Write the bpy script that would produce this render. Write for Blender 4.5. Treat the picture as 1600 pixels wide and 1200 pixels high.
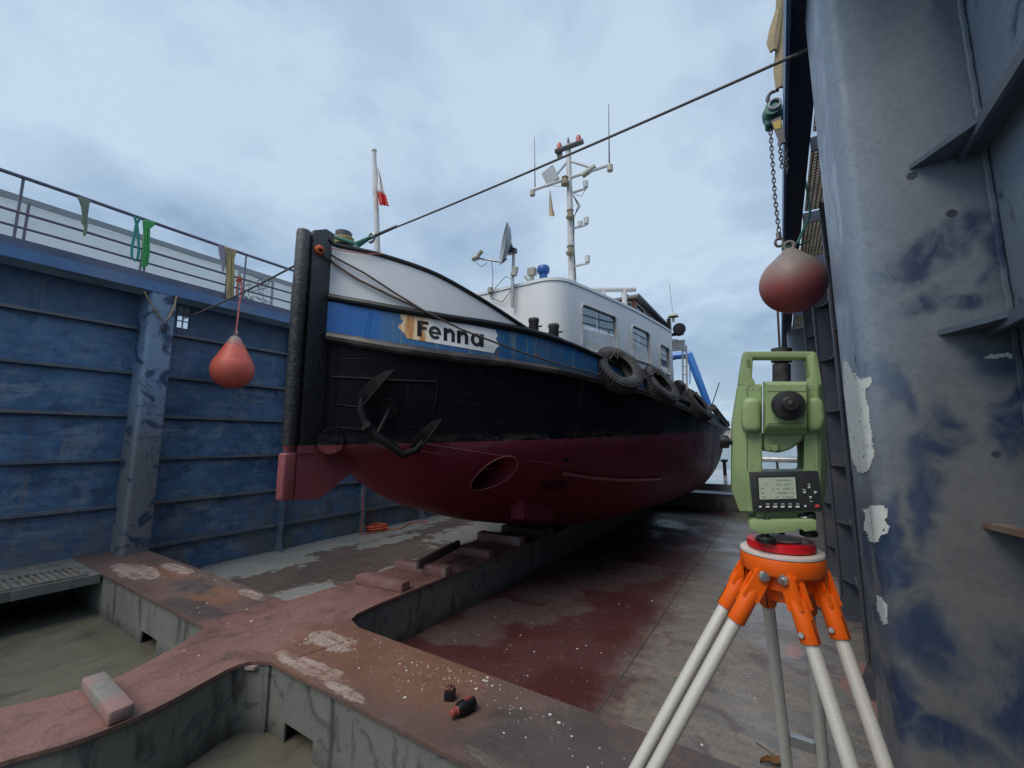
import bpy, bmesh, math, random
from mathutils import Vector, Matrix, noise as mnoise
sc = bpy.context.scene
for _o in list(bpy.data.objects): bpy.data.objects.remove(_o)
R = math.radians

# ------------------------------------------------------------------ camera, sky, sun, exposure
CAM = Vector((0, 0, 1.5)); PITCH = R(7.57); YAW = R(32.4); FPX = 655.0
cam_d = bpy.data.cameras.new('camera'); cam = bpy.data.objects.new('camera', cam_d)
sc.collection.objects.link(cam); sc.camera = cam
cam.location = CAM; cam.rotation_euler = (R(90) + PITCH, 0, YAW)
cam_d.sensor_fit = 'HORIZONTAL'; cam_d.sensor_width = 36.0; cam_d.lens = FPX / 1600 * 36.0
cam_d.clip_start = 0.05; cam_d.clip_end = 6000

SUN_EL, SUN_AZ = R(55), R(192)            # azimuth from +Y clockwise: behind the viewer
world = bpy.data.worlds.new('World'); sc.world = world; world.use_nodes = True
wn = world.node_tree.nodes; wl = world.node_tree.links; wn.clear()
def build_sky():
    out = wn.new('ShaderNodeOutputWorld'); bg = wn.new('ShaderNodeBackground'); bg.inputs[1].default_value = 1.0
    sky = wn.new('ShaderNodeTexSky'); sky.sky_type = 'NISHITA'; sky.sun_disc = False
    sky.sun_elevation = SUN_EL; sky.sun_rotation = SUN_AZ; sky.air_density = 1.2; sky.dust_density = 2.0
    sk = wn.new('ShaderNodeVectorMath'); sk.operation = 'SCALE'; sk.inputs['Scale'].default_value = 0.10
    wl.new(sky.outputs[0], sk.inputs[0])
    tc = wn.new('ShaderNodeTexCoord'); sep = wn.new('ShaderNodeSeparateXYZ'); wl.new(tc.outputs['Generated'], sep.inputs[0])
    def M(op, a, b=None, clamp=False):
        n = wn.new('ShaderNodeMath'); n.operation = op; n.use_clamp = clamp
        for i, v in enumerate((a, b)):
            if v is None: continue
            if isinstance(v, (int, float)): n.inputs[i].default_value = v
            else: wl.new(v, n.inputs[i])
        return n.outputs[0]
    zz = M('ADD', M('MAXIMUM', sep.outputs[2], 0.0), 0.22)           # a flat cloud deck seen in perspective
    cx = M('DIVIDE', sep.outputs[0], zz); cy = M('DIVIDE', sep.outputs[1], zz)
    cmb = wn.new('ShaderNodeCombineXYZ'); wl.new(cx, cmb.inputs[0]); wl.new(cy, cmb.inputs[1]); cmb.inputs[2].default_value = 3.7
    def noise(scale, detail, rough, dist):
        n = wn.new('ShaderNodeTexNoise'); n.inputs['Scale'].default_value = scale; n.inputs['Detail'].default_value = detail
        n.inputs['Roughness'].default_value = rough; n.inputs['Distortion'].default_value = dist
        wl.new(cmb.outputs[0], n.inputs['Vector']); return n.outputs[0]
    big = noise(0.9, 6, 0.52, 0.3); small = noise(2.3, 8, 0.55, 0.25)
    f = M('ADD', M('MULTIPLY', big, 0.66), M('MULTIPLY', small, 0.34))
    rp = wn.new('ShaderNodeValToRGB'); wl.new(f, rp.inputs[0]); cr = rp.color_ramp
    cr.elements[0].position = 0.425; cr.elements[0].color = (0.195, 0.28, 0.395, 1)
    cr.elements[1].position = 0.585; cr.elements[1].color = (0.405, 0.50, 0.60, 1)
    e = cr.elements.new(0.465); e.color = (0.255, 0.35, 0.47, 1)
    e = cr.elements.new(0.525); e.color = (0.315, 0.41, 0.53, 1)
    # paler towards the horizon all the way round
    hz = M('POWER', M('SUBTRACT', 1.0, M('MAXIMUM', sep.outputs[2], 0.0), True), 5.0)
    m2 = wn.new('ShaderNodeMix'); m2.data_type = 'RGBA'; wl.new(M('MULTIPLY', hz, 0.55), m2.inputs['Factor'])
    wl.new(rp.outputs[0], m2.inputs[6]); m2.inputs[7].default_value = (0.385, 0.485, 0.59, 1)
    m3 = wn.new('ShaderNodeMix'); m3.data_type = 'RGBA'; m3.inputs['Factor'].default_value = 0.12
    wl.new(m2.outputs[2], m3.inputs[6]); wl.new(sk.outputs[0], m3.inputs[7])
    wl.new(m3.outputs[2], bg.inputs[0]); wl.new(bg.outputs[0], out.inputs[0])
build_sky()
sun_d = bpy.data.lights.new('sun', 'SUN'); sun_d.energy = 1.5; sun_d.angle = R(40); sun_d.color = (1.0, 0.92, 0.80)
sun = bpy.data.objects.new('sun', sun_d); sc.collection.objects.link(sun)
_sd = Vector((math.sin(SUN_AZ) * math.cos(SUN_EL), math.cos(SUN_AZ) * math.cos(SUN_EL), math.sin(SUN_EL)))
sun.rotation_euler = (-_sd).to_track_quat('-Z', 'Y').to_euler(); sun.location = _sd * 40
sc.render.engine = 'CYCLES'
sc.view_settings.view_transform = 'Standard'; sc.view_settings.look = 'None'
sc.view_settings.exposure = 0.55; sc.view_settings.gamma = 1.0; sc.view_settings.use_curve_mapping = False
sc.cycles.use_denoising = True
try: sc.cycles.denoiser = 'OPENIMAGEDENOISE'
except Exception: pass
sc.cycles.max_bounces = 6; sc.cycles.diffuse_bounces = 4; sc.cycles.glossy_bounces = 3; sc.cycles.transparent_max_bounces = 8
sc.cycles.caustics_reflective = False; sc.cycles.caustics_refractive = False

# survey geometry: the photograph's sight lines meet the dock's real planes
_fw = Vector((-math.sin(YAW), math.cos(YAW), 0)); _rt = Vector((math.cos(YAW), math.sin(YAW), 0)); _up = Vector((0, 0, 1))
_zc = _fw * math.cos(PITCH) + _up * math.sin(PITCH); _yc = -_fw * math.sin(PITCH) + _up * math.cos(PITCH)
def ray(x, y): return _rt * (x - 800) + _yc * (600 - y) + _zc * FPX
def at(x, y, ax, v):
    d = ray(x, y); i = 'XYZ'.index(ax); return CAM + d * ((v - CAM[i]) / d[i])
def lerp(a, b, t): return a + (b - a) * t
def interp(x, tab):
    if x <= tab[0][0]: return tab[0][1]
    for (a, u), (b, v) in zip(tab, tab[1:]):
        if x <= b: return u + (v - u) * (x - a) / (b - a)
    return tab[-1][1]
def smooth(tab, x):                     # Catmull-Rom through a table
    if x <= tab[0][0]: return tab[0][1]
    if x >= tab[-1][0]: return tab[-1][1]
    for i in range(len(tab) - 1):
        x0, y0 = tab[i]; x1, y1 = tab[i + 1]
        if x0 <= x <= x1:
            h = x1 - x0; t = (x - x0) / h
            m0 = (y1 - tab[i - 1][1]) / (x1 - tab[i - 1][0]) if i > 0 else (y1 - y0) / h
            m1 = (tab[i + 2][1] - y0) / (tab[i + 2][0] - x0) if i + 2 < len(tab) else (y1 - y0) / h
            return (2*t**3 - 3*t**2 + 1) * y0 + (t**3 - 2*t**2 + t) * h * m0 + (-2*t**3 + 3*t**2) * y1 + (t**3 - t**2) * h * m1

# ------------------------------------------------------------------ material node helper
class Mat:
    def __init__(s, name):
        s.m = bpy.data.materials.new(name); s.m.use_nodes = True
        s.n = s.m.node_tree.nodes; s.l = s.m.node_tree.links
        s.b = s.n['Principled BSDF']; s._pos = None
    def pos(s):
        if s._pos is None: s._pos = s.n.new('ShaderNodeNewGeometry').outputs['Position']
        return s._pos
    def ob(s): return s.n.new('ShaderNodeTexCoord').outputs['Object']
    def put(s, sock, v):
        if isinstance(v, (int, float)): sock.default_value = v
        elif isinstance(v, (tuple, list)):
            sock.default_value = tuple(v) + ((1,) if len(v) == 3 and len(sock.default_value) == 4 else ())
        else: s.l.new(v, sock)
    def vm(s, op, a, b=None, c=None):
        n = s.n.new('ShaderNodeVectorMath'); n.operation = op
        for i, v in enumerate((a, b, c)):
            if v is not None: s.put(n.inputs[i], v)
        return n.outputs['Value'] if op in ('LENGTH', 'DOT_PRODUCT', 'DISTANCE') else n.outputs[0]
    def ma(s, op, a, b=None, clamp=False):
        n = s.n.new('ShaderNodeMath'); n.operation = op; n.use_clamp = clamp
        s.put(n.inputs[0], a)
        if b is not None: s.put(n.inputs[1], b)
        return n.outputs[0]
    def sc(s, v, k): return s.vm('MULTIPLY', v, k)
    def xyz(s, v):
        n = s.n.new('ShaderNodeSeparateXYZ'); s.l.new(v, n.inputs[0]); return n.outputs
    def warp(s, v, k):
        for sc_, am in k:
            n = s.n.new('ShaderNodeTexNoise'); s.l.new(v, n.inputs['Vector']); n.inputs['Scale'].default_value = sc_; n.inputs['Detail'].default_value = 4
            v = s.vm('ADD', v, s.vm('MULTIPLY', s.vm('SUBTRACT', n.outputs['Color'], (.5, .5, .5)), (am, am, am)))
        return v
    def noise(s, v, scale, detail=5, rough=0.55, dist=0.0):
        n = s.n.new('ShaderNodeTexNoise'); s.l.new(v, n.inputs['Vector'])
        n.inputs['Scale'].default_value = scale; n.inputs['Detail'].default_value = detail
        n.inputs['Roughness'].default_value = rough; n.inputs['Distortion'].default_value = dist
        return n.outputs[0]
    def voro(s, v, scale, feature='F1', rnd=1.0):
        n = s.n.new('ShaderNodeTexVoronoi'); n.feature = feature; s.l.new(v, n.inputs['Vector'])
        n.inputs['Scale'].default_value = scale; n.inputs['Randomness'].default_value = rnd
        return n.outputs['Distance']
    def mask(s, v, lo, hi, a=0.0, b=1.0):
        n = s.n.new('ShaderNodeMapRange'); n.interpolation_type = 'SMOOTHSTEP'
        s.put(n.inputs[0], v)
        for i, k in enumerate((lo, hi, a, b)): n.inputs[i + 1].default_value = k
        return n.outputs[0]
    def mix(s, f, a, b, mode='MIX'):
        n = s.n.new('ShaderNodeMix'); n.data_type = 'RGBA'; n.blend_type = mode
        s.put(n.inputs['Factor'], f); s.put(n.inputs[6], a); s.put(n.inputs[7], b); return n.outputs[2]
    def blobs(s, v, lst, nz=None, amt=0.5, soft=0.15):
        best = None
        for c, r in lst:
            r = (r, r, r) if isinstance(r, (int, float)) else r
            k = tuple(1 / q for q in r); o = tuple(-ci * ki for ci, ki in zip(c, k))
            ln = s.vm('LENGTH', s.vm('MULTIPLY_ADD', v, k, o))
            best = ln if best is None else s.ma('MINIMUM', best, ln)
        if nz is not None: best = s.ma('ADD', best, s.ma('MULTIPLY', s.ma('SUBTRACT', nz, 0.5), amt * 4.2))
        return s.mask(best, 1 + soft, 1 - soft)
    def bump(s, h, strength=0.3, dist=0.01, nrm=None):
        n = s.n.new('ShaderNodeBump'); s.l.new(h, n.inputs['Height'])
        n.inputs['Strength'].default_value = strength; n.inputs['Distance'].default_value = dist
        if nrm is not None: s.l.new(nrm, n.inputs['Normal'])
        return n.outputs[0]
    def out(s, col, rough=0.5, metal=0.0, nrm=None, **kw):
        s.put(s.b.inputs['Base Color'], col); s.put(s.b.inputs['Roughness'], rough); s.put(s.b.inputs['Metallic'], metal)
        if nrm is not None: s.l.new(nrm, s.b.inputs['Normal'])
        for k, v in kw.items(): s.put(s.b.inputs[k.replace('_', ' ')], v)
        return s.m
def simple(name, col, rough=0.5, metal=0.0, var=0.25, scale=14.0, bump=0.15, dirt=None, dirt_amt=0.5, stretch=(1, 1, 1)):
    m = Mat(name); p = m.sc(m.pos(), stretch)
    n1 = m.noise(p, scale, 6, 0.6); n2 = m.noise(p, scale * 0.23, 4, 0.5)
    dk = tuple(c * (1 - var) for c in col); lt = tuple(min(1, c * (1 + var)) for c in col)
    c = m.mix(n1, dk, lt)
    if dirt is not None: c = m.mix(m.ma('MULTIPLY', m.mask(n2, 0.45, 0.68), dirt_amt), c, dirt)
    rr = m.ma('ADD', m.ma('MULTIPLY', m.ma('SUBTRACT', n2, 0.5), 0.3), rough, True)
    return m.out(c, rr, metal, m.bump(n1, bump, 0.004))

# ------------------------------------------------------------------ mesh helper
OFF = {}
class MB:
    def __init__(s): s.bm = bmesh.new()
    def face(s, pts):
        try: return s.bm.faces.new([s.bm.verts.new(p) for p in pts])
        except ValueError: return None
    def box(s, c, size, rot=None, bev=0.0, seg=1):
        r = bmesh.ops.create_cube(s.bm, size=1.0); vs = r['verts']
        for v in vs: v.co = Vector((v.co.x * size[0], v.co.y * size[1], v.co.z * size[2]))
        if bev > 0:
            es = list({e for v in vs for e in v.link_edges})
            rb = bmesh.ops.bevel(s.bm, geom=es, offset=bev, segments=seg, affect='EDGES', profile=0.5)
            vs = list({v for f in rb['faces'] for v in f.verts} | {v for v in vs if v.is_valid})
            # every vert of this island
            seen = set(vs); stack = list(vs)
            while stack:
                v = stack.pop()
                for e in v.link_edges:
                    w = e.other_vert(v)
                    if w not in seen: seen.add(w); stack.append(w)
            vs = list(seen)
        M = Matrix.Translation(c) @ (rot.to_4x4() if rot is not None else Matrix.Identity(4))
        for v in vs: v.co = M @ v.co
        return s
    def b2(s, lo, hi, bev=0.0, seg=1):
        return s.box([(a + b) / 2 for a, b in zip(lo, hi)], [abs(b - a) for a, b in zip(lo, hi)], None, bev, seg)
    def tube(s, pts, r, seg=8, caps=True, closed=False, ell=None):
        pts = [Vector(p) for p in pts]; n = len(pts); rs = r if isinstance(r, (list, tuple)) else [r] * n
        t0 = (pts[1] - pts[0]).normalized()
        ref = Vector((0, 0, 1)) if abs(t0.z) < 0.9 else Vector((1, 0, 0))
        u = t0.cross(ref).normalized(); rings = []
        for i, p in enumerate(pts):
            if closed: t = pts[(i + 1) % n] - pts[i - 1]
            elif i == 0: t = pts[1] - p
            elif i == n - 1: t = p - pts[-2]
            else: t = pts[i + 1] - pts[i - 1]
            t = t.normalized(); u = (u - t * u.dot(t)).normalized(); w = t.cross(u)
            eu, ew = ell if ell else (1, 1)
            rings.append([s.bm.verts.new(p + (u * math.cos(a) * eu + w * math.sin(a) * ew) * rs[i]) for a in [2 * math.pi * k / seg for k in range(seg)]])
        m = n if closed else n - 1
        for i in range(m):
            A, B = rings[i], rings[(i + 1) % n]
            for k in range(seg): s.bm.faces.new((A[k], A[(k + 1) % seg], B[(k + 1) % seg], B[k]))
        if caps and not closed:
            s.bm.faces.new(list(reversed(rings[0]))); s.bm.faces.new(rings[-1])
        return s
    def lathe(s, prof, org=(0, 0, 0), axis=(0, 0, 1), seg=24, cap=True):
        a = Vector(axis).normalized(); ref = Vector((1, 0, 0)) if abs(a.x) < 0.9 else Vector((0, 1, 0))
        u = a.cross(ref).normalized(); w = a.cross(u); o = Vector(org); rings = []
        for r, h in prof:
            rings.append([s.bm.verts.new(o + a * h + (u * math.cos(t) + w * math.sin(t)) * max(r, 1e-4)) for t in [2 * math.pi * k / seg for k in range(seg)]])
        for A, B in zip(rings, rings[1:]):
            for k in range(seg): s.bm.faces.new((A[k], A[(k + 1) % seg], B[(k + 1) % seg], B[k]))
        if cap:
            s.bm.faces.new(list(reversed(rings[0]))); s.bm.faces.new(rings[-1])
        return s
    def prism(s, poly, depth):           # poly: 3D points in one plane; extruded by the vector depth
        d = Vector(depth); A = [s.bm.verts.new(p) for p in poly]; B = [s.bm.verts.new(Vector(p) + d) for p in poly]
        s.bm.faces.new(list(reversed(A))); s.bm.faces.new(B); n = len(A)
        for i in range(n): s.bm.faces.new((A[i], A[(i + 1) % n], B[(i + 1) % n], B[i]))
        return s
    def grid(s, rows, closed=False):
        V = [[s.bm.verts.new(p) for p in r] for r in rows]
        for A, B in zip(V, V[1:]):
            k = len(A)
            for i in range(k if closed else k - 1): s.bm.faces.new((A[i], A[(i + 1) % k], B[(i + 1) % k], B[i]))
        return s
    def sheet(s, rows, th):              # a grid with thickness along -normal
        s.grid(rows); s.bm.normal_update(); bmesh.ops.solidify(s.bm, geom=list(s.bm.faces), thickness=th); return s
    def build(s, name, mat, parent=None, angle=35, off=None, recalc=True):
        if recalc: bmesh.ops.recalc_face_normals(s.bm, faces=list(s.bm.faces))
        o0 = Vector(off) if off is not None else (OFF[parent] if parent is not None else Vector())
        if o0.length > 0:
            for v in s.bm.verts: v.co -= o0
        me = bpy.data.meshes.new(name); s.bm.to_mesh(me); s.bm.free()
        me.polygons.foreach_set('use_smooth', [True] * len(me.polygons))
        me.set_sharp_from_angle(angle=R(angle))
        if isinstance(mat, (list, tuple)):
            for k in mat: me.materials.append(k)
        else: me.materials.append(mat)
        o = bpy.data.objects.new(name, me); sc.collection.objects.link(o)
        if parent is not None: o.parent = parent
        else: o.location = o0
        OFF[o] = o0
        return o
def tag(o, label=None, cat=None, group=None, kind=None):
    if label: o['label'] = label
    if cat: o['category'] = cat
    if group: o['group'] = group
    if kind: o['kind'] = kind
    return o
def thing(name, label, cat, loc=(0, 0, 0), rz=0.0, group=None, local=False, kind=None):
    o = bpy.data.objects.new(name, None); sc.collection.objects.link(o); o.empty_display_size = 0.1
    o.location = loc; o.rotation_euler = (0, 0, rz); OFF[o] = Vector() if local else Vector(loc)
    return tag(o, label, cat, group, kind)
def copy_tree(o, parent=None):
    c = o.copy(); sc.collection.objects.link(c)
    if parent is not None: c.parent = parent
    for ch in [k for k in bpy.data.objects if k.parent == o]: copy_tree(ch, c)
    return c
def sag(a, b, d, n=14):
    a, b = Vector(a), Vector(b); return [a.lerp(b, i / n) - Vector((0, 0, 4 * d * (i / n) * (1 - i / n))) for i in range(n + 1)]
def rough_poly(pts, amp, rng, sub=4):
    o = []; n = len(pts)
    for i in range(n):
        a, b = Vector(pts[i]), Vector(pts[(i + 1) % n])
        for k in range(sub):
            p = a.lerp(b, k / sub); o.append(p + Vector((rng.uniform(-amp, amp), rng.uniform(-amp, amp))) if k else p)
    return o
# ------------------------------------------------------------------ materials
def px_blob(lst, ax, v):
    """Stain outlines measured on a plane of the dock: (px, py, half width, half height) -> centre and radii in metres."""
    o = []
    for x, y, rx, ry in lst:
        c = at(x, y, ax, v); a = at(x + rx, y, ax, v) - c; b = at(x, y + ry, ax, v) - c
        if ax == 'Y': o.append((tuple(c), (max(.02, abs(a.x)), 5.0, max(.02, abs(b.z)))))
        elif ax == 'X': o.append((tuple(c), (5.0, max(.02, abs(a.y)), max(.02, abs(b.z)))))
        else: o.append((tuple(c), (max(.03, abs(a.x) + abs(b.x)) * .8, max(.03, abs(a.y) + abs(b.y)) * .8, 5.0)))
    return o
def wall_paint(name, grey=0.42, seed=0.0, dark=1.0):
    m = Mat(name); p = m.vm('ADD', m.pos(), (seed, seed * 2, seed)); z = m.xyz(m.pos())[2]
    st = m.noise(m.sc(p, (2.2, 1.6, 11)), 1.0, 7, 0.68, 0.5)       # brushed along the plates
    big = m.noise(p, 1.1, 6, 0.6, 0.8); blot = m.noise(p, 2.7, 7, 0.64, 1.0); mid = m.noise(p, 7, 6, .65, .5); fine = m.noise(p, 42, 4, 0.7)
    dr = m.noise(m.sc(p, (11, 11, .7)), 1.0, 6, 0.6, 0.3)
    t = m.ma('ADD', m.ma('MULTIPLY', st, .24), m.ma('ADD', m.ma('MULTIPLY', mid, .36), m.ma('MULTIPLY', big, .40)))
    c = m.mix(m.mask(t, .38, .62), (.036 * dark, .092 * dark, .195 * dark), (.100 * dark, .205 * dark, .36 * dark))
    low = m.mask(z, 3.2, 2.3)
    wash = m.ma('MULTIPLY', m.ma('MULTIPLY', m.mask(m.ma('ADD', m.ma('MULTIPLY', blot, .62), m.ma('MULTIPLY', st, .38)), .49, .62), low), grey * 1.7, True)
    c = m.mix(wash, c, m.mix(mid, (.17, .22, .28), (.30, .355, .41)))
    c = m.mix(m.ma('MULTIPLY', m.mask(m.noise(m.warp(p, ((3, .3),)), 1.9, 5, .55), .60, .66), .6), c, (.022, .055, .125))
    c = m.mix(m.ma('MULTIPLY', m.mask(z, 2.7, 3.3), .45), c, (.045, .065, .115))                        # shade below the fascia painted in, slate towards the top
    c = m.mix(m.ma('MULTIPLY', m.mask(dr, .57, .74), .38), c, (.23, .225, .22))
    c = m.mix(m.ma('MULTIPLY', m.mask(m.noise(m.vm('ADD', m.sc(p, (8, 8, .55)), (4, 4, 4)), 1, 6, .6, .2), .60, .74), .45), c, (.15, .085, .055))
    c = m.mix(m.ma('MULTIPLY', m.mask(m.noise(p, 1.7, 5, .6, 1.2), .58, .68), .30), c, (.11, .075, .15))
    c = m.mix(m.ma('MULTIPLY', m.ma('MULTIPLY', m.mask(m.ma('ADD', z, m.ma('MULTIPLY', mid, .5)), 1.0, .1), m.mask(m.noise(p, 2.4, 6, .65, .6), .36, .58)), .75), c, (.17, .16, .14))
    c = m.mix(m.mask(m.voro(p, 5.5), .035, .02), c, (.16, .075, .035))
    c = m.mix(m.ma('MULTIPLY', m.mask(fine, .45, .75), .25), c, (.03, .04, .06))
    return m.out(c, m.mask(big, .3, .7, .42, .68), 0, m.bump(m.ma('ADD', m.ma('MULTIPLY', big, 3.0), m.ma('ADD', m.ma('MULTIPLY', mid, .5), m.ma('MULTIPLY', fine, .35))), .35, .012))
M_wall = wall_paint('dock_blue_paint')
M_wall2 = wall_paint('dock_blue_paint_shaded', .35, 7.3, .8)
def column_paint(name, blots=None, base=((.165, .20, .245), (.25, .285, .325)), dark_at=.5):
    m = Mat(name); p = m.pos(); z = m.xyz(p)[2]
    big = m.noise(p, 1.6, 6, .6, .7); mid = m.noise(p, 6, 6, .62, .8); fine = m.noise(p, 55, 4, .7)
    c = m.mix(big, base[0], base[1])
    c = m.mix(m.ma('MULTIPLY', m.mask(z, 2.4, 1.2), .8), c, m.mix(mid, (.11, .109, .110), (.185, .178, .170)))
    nz = m.ma('ADD', m.ma('MULTIPLY', mid, .55), m.ma('MULTIPLY', big, .45))
    navy = m.mix(mid, (.010, .026, .078), (.022, .052, .125))
    if blots: f = m.ma('MULTIPLY', m.blobs(m.warp(p, ((1.8, .55), (6, .16))), blots, nz, .26, .55), m.mask(m.noise(m.sc(p, (3, 3, 1.6)), 3.2, 6, .65, 1.0), .34, .56, .35, 1.0))
    else: f = m.mask(m.noise(p, 2.7, 6, .6, 1.1), dark_at, dark_at + .09)
    c = m.mix(m.ma('MULTIPLY', f, .92), c, navy)
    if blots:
        q = m.xyz(p); c = m.mix(m.ma('MULTIPLY', m.ma('MULTIPLY', m.mask(m.ma('ADD', q[0], m.ma('MULTIPLY', big, .08)), .48, .30), m.mask(m.ma('ADD', z, m.ma('MULTIPLY', mid, .5)), 1.2, 2.4)), .75), c, (.27, .35, .45))  # sky light along the upper front corner painted in as pale blue
    c = m.mix(m.ma('MULTIPLY', m.mask(m.noise(m.sc(p, (14, 14, 1.6)), 1, 5, .6, .5), .60, .74), .12), c, (.30, .33, .36))
    sp = m.voro(p, 4.2); c = m.mix(m.mask(sp, .075, .05), c, (.035, .04, .055))
    c = m.mix(m.ma('MULTIPLY', m.mask(fine, .4, .75), .22), c, (.03, .035, .05))
    return m.out(c, m.mask(mid, .3, .7, .32, .58), 0, m.bump(m.ma('ADD', m.ma('MULTIPLY', big, 1.5), m.ma('MULTIPLY', fine, .3)), .3, .01))
COLY = 1.90
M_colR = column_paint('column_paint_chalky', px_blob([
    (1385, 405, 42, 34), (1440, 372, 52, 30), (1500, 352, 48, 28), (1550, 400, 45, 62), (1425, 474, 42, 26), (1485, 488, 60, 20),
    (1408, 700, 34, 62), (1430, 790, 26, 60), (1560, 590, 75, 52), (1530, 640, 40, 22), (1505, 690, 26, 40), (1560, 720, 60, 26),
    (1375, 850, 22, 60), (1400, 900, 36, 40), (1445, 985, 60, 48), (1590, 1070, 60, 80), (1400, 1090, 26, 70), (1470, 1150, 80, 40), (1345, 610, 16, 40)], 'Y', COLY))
M_chalk = column_paint('wall_paint_chalky', None, ((.20, .26, .34), (.31, .36, .42)), .57)
M_colL = column_paint('column_paint_blue_grey', None, ((.13, .215, .355), (.225, .32, .455)), .53)
def floor_mat():
    m = Mat('dock_floor_paint'); p = m.pos(); q = m.xyz(p)
    big = m.noise(p, .9, 7, .6, .6); mid = m.noise(p, 3.6, 7, .62, .7); fine = m.noise(p, 40, 5, .7)
    strk = m.noise(m.sc(p, (2.6, .35, 1)), 1.5, 6, .6, .5)
    nz = m.ma('ADD', m.ma('MULTIPLY', mid, .6), m.ma('MULTIPLY', big, .4))
    grey = m.mix(mid, (.115, .105, .10), (.25, .235, .22))
    # side by the tripod: grey brown with swirls
    c = m.mix(m.mask(m.noise(m.sc(p, (1, 2.2, 1)), 2.2, 7, .65, 1.6), .42, .66), grey, (.27, .22, .18))
    c = m.mix(m.ma('MULTIPLY', m.mask(m.noise(p, 2.9, 6, .6, 1.0), .56, .64), .55), c, (.10, .055, .07))
    # dark red bay between keel girder and the chalk line
    red = m.mix(m.ma('MULTIPLY', fine, .6), (.070, .020, .022), (.118, .043, .045))
    fr = m.ma('MULTIPLY', m.mask(m.ma('ADD', q[0], m.ma('ADD', m.ma('MULTIPLY', m.ma('SUBTRACT', mid, .5), .45), m.ma('MULTIPLY', m.ma('SUBTRACT', big, .5), .3))), -1.02, -1.5), m.mask(q[0], -3.5, -3.3))
    gp = m.blobs(p, px_blob([(690, 990, 34, 16), (742, 985, 40, 18), (775, 955, 55, 14), (838, 962, 40, 14), (890, 950, 40, 12), (925, 905, 60, 10), (985, 895, 50, 14), (860, 925, 60, 10)], 'Z', -.46), nz, .6, .26)
    red = m.mix(m.ma('MULTIPLY', m.ma('MULTIPLY', gp, m.mask(m.noise(p, 9, 6, .7), .3, .6, .45, 1)), .6), red, m.mix(fine, (.125, .098, .094), (.19, .16, .152)))
    c = m.mix(fr, c, red)
    # bay on the other side: brown with pale worn patches along the wall
    brn = m.mix(strk, (.075, .062, .056), (.15, .115, .10))
    wp = m.blobs(p, [((-7.45, 5.5, 0), (.55, 4.2, 5)), ((-7.0, 3.6, 0), (.5, .9, 5)), ((-5.3, 3.25, 0), (.35, .55, 5)), ((-5.0, 5.2, 0), (.25, 1.6, 5)), ((-5.6, 8.5, 0), (.7, 2.5, 5)), ((-6.6, 5.9, 0), (.22, .7, 5))], nz, .85, .10)
    brn = m.mix(m.ma('MULTIPLY', wp, .9), brn, m.mix(mid, (.25, .255, .245), (.36, .365, .35)))
    c = m.mix(m.mask(q[0], -3.7, -3.9), c, brn)
    c = m.mix(m.ma('MULTIPLY', m.blobs(p, px_blob([(1372, 1085, 40, 50), (1240, 1015, 18, 8)], 'Z', -.46), nz, .7, .12), .7), c, (.42, .20, .18))
    c = m.mix(m.ma('MULTIPLY', m.mask(fine, .42, .72), .35), c, (.035, .03, .03))
    spk = m.noise(p, 90, 3, .7); scl = m.noise(m.warp(p, ((6, .1),)), 13, 7, .7)
    c = m.mix(m.ma('MULTIPLY', m.mask(spk, .57, .70), .4), c, (.03, .025, .025)); c = m.mix(m.ma('MULTIPLY', m.mask(scl, .60, .68), .35), c, (.26, .22, .20)); c = m.mix(m.ma('MULTIPLY', m.mask(scl, .38, .30), .35), c, (.045, .035, .035))
    wet = m.mask(big, .38, .6, .2, .55)
    return m.out(c, m.ma('ADD', wet, m.ma('MULTIPLY', fine, .12), True), 0, m.bump(m.ma('ADD', mid, m.ma('MULTIPLY', fine, .3)), .22, .008))
M_floor = floor_mat()
def mud_mat():
    m = Mat('olive_mud'); p = m.pos(); a = m.noise(p, 1.4, 7, .6, .9); b = m.noise(m.sc(p, (3, 1, 1)), 1.6, 6, .6, 1.6); f = m.noise(p, 60, 5, .7)
    c = m.mix(a, (.082, .078, .060), (.150, .143, .112)); c = m.mix(m.ma('MULTIPLY', m.mask(b, .52, .70), .5), c, (.055, .053, .04)); c = m.mix(m.mask(m.voro(p, 3.1), .03, .015), c, (.5, .5, .47))
    c = m.mix(m.ma('MULTIPLY', m.mask(f, .45, .75), .3), c, (.05, .05, .04))
    return m.out(c, m.mask(a, .4, .65, .22, .6), 0, m.bump(m.ma('ADD', a, m.ma('MULTIPLY', f, .4)), .3, .01))
M_mud = mud_mat()
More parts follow.
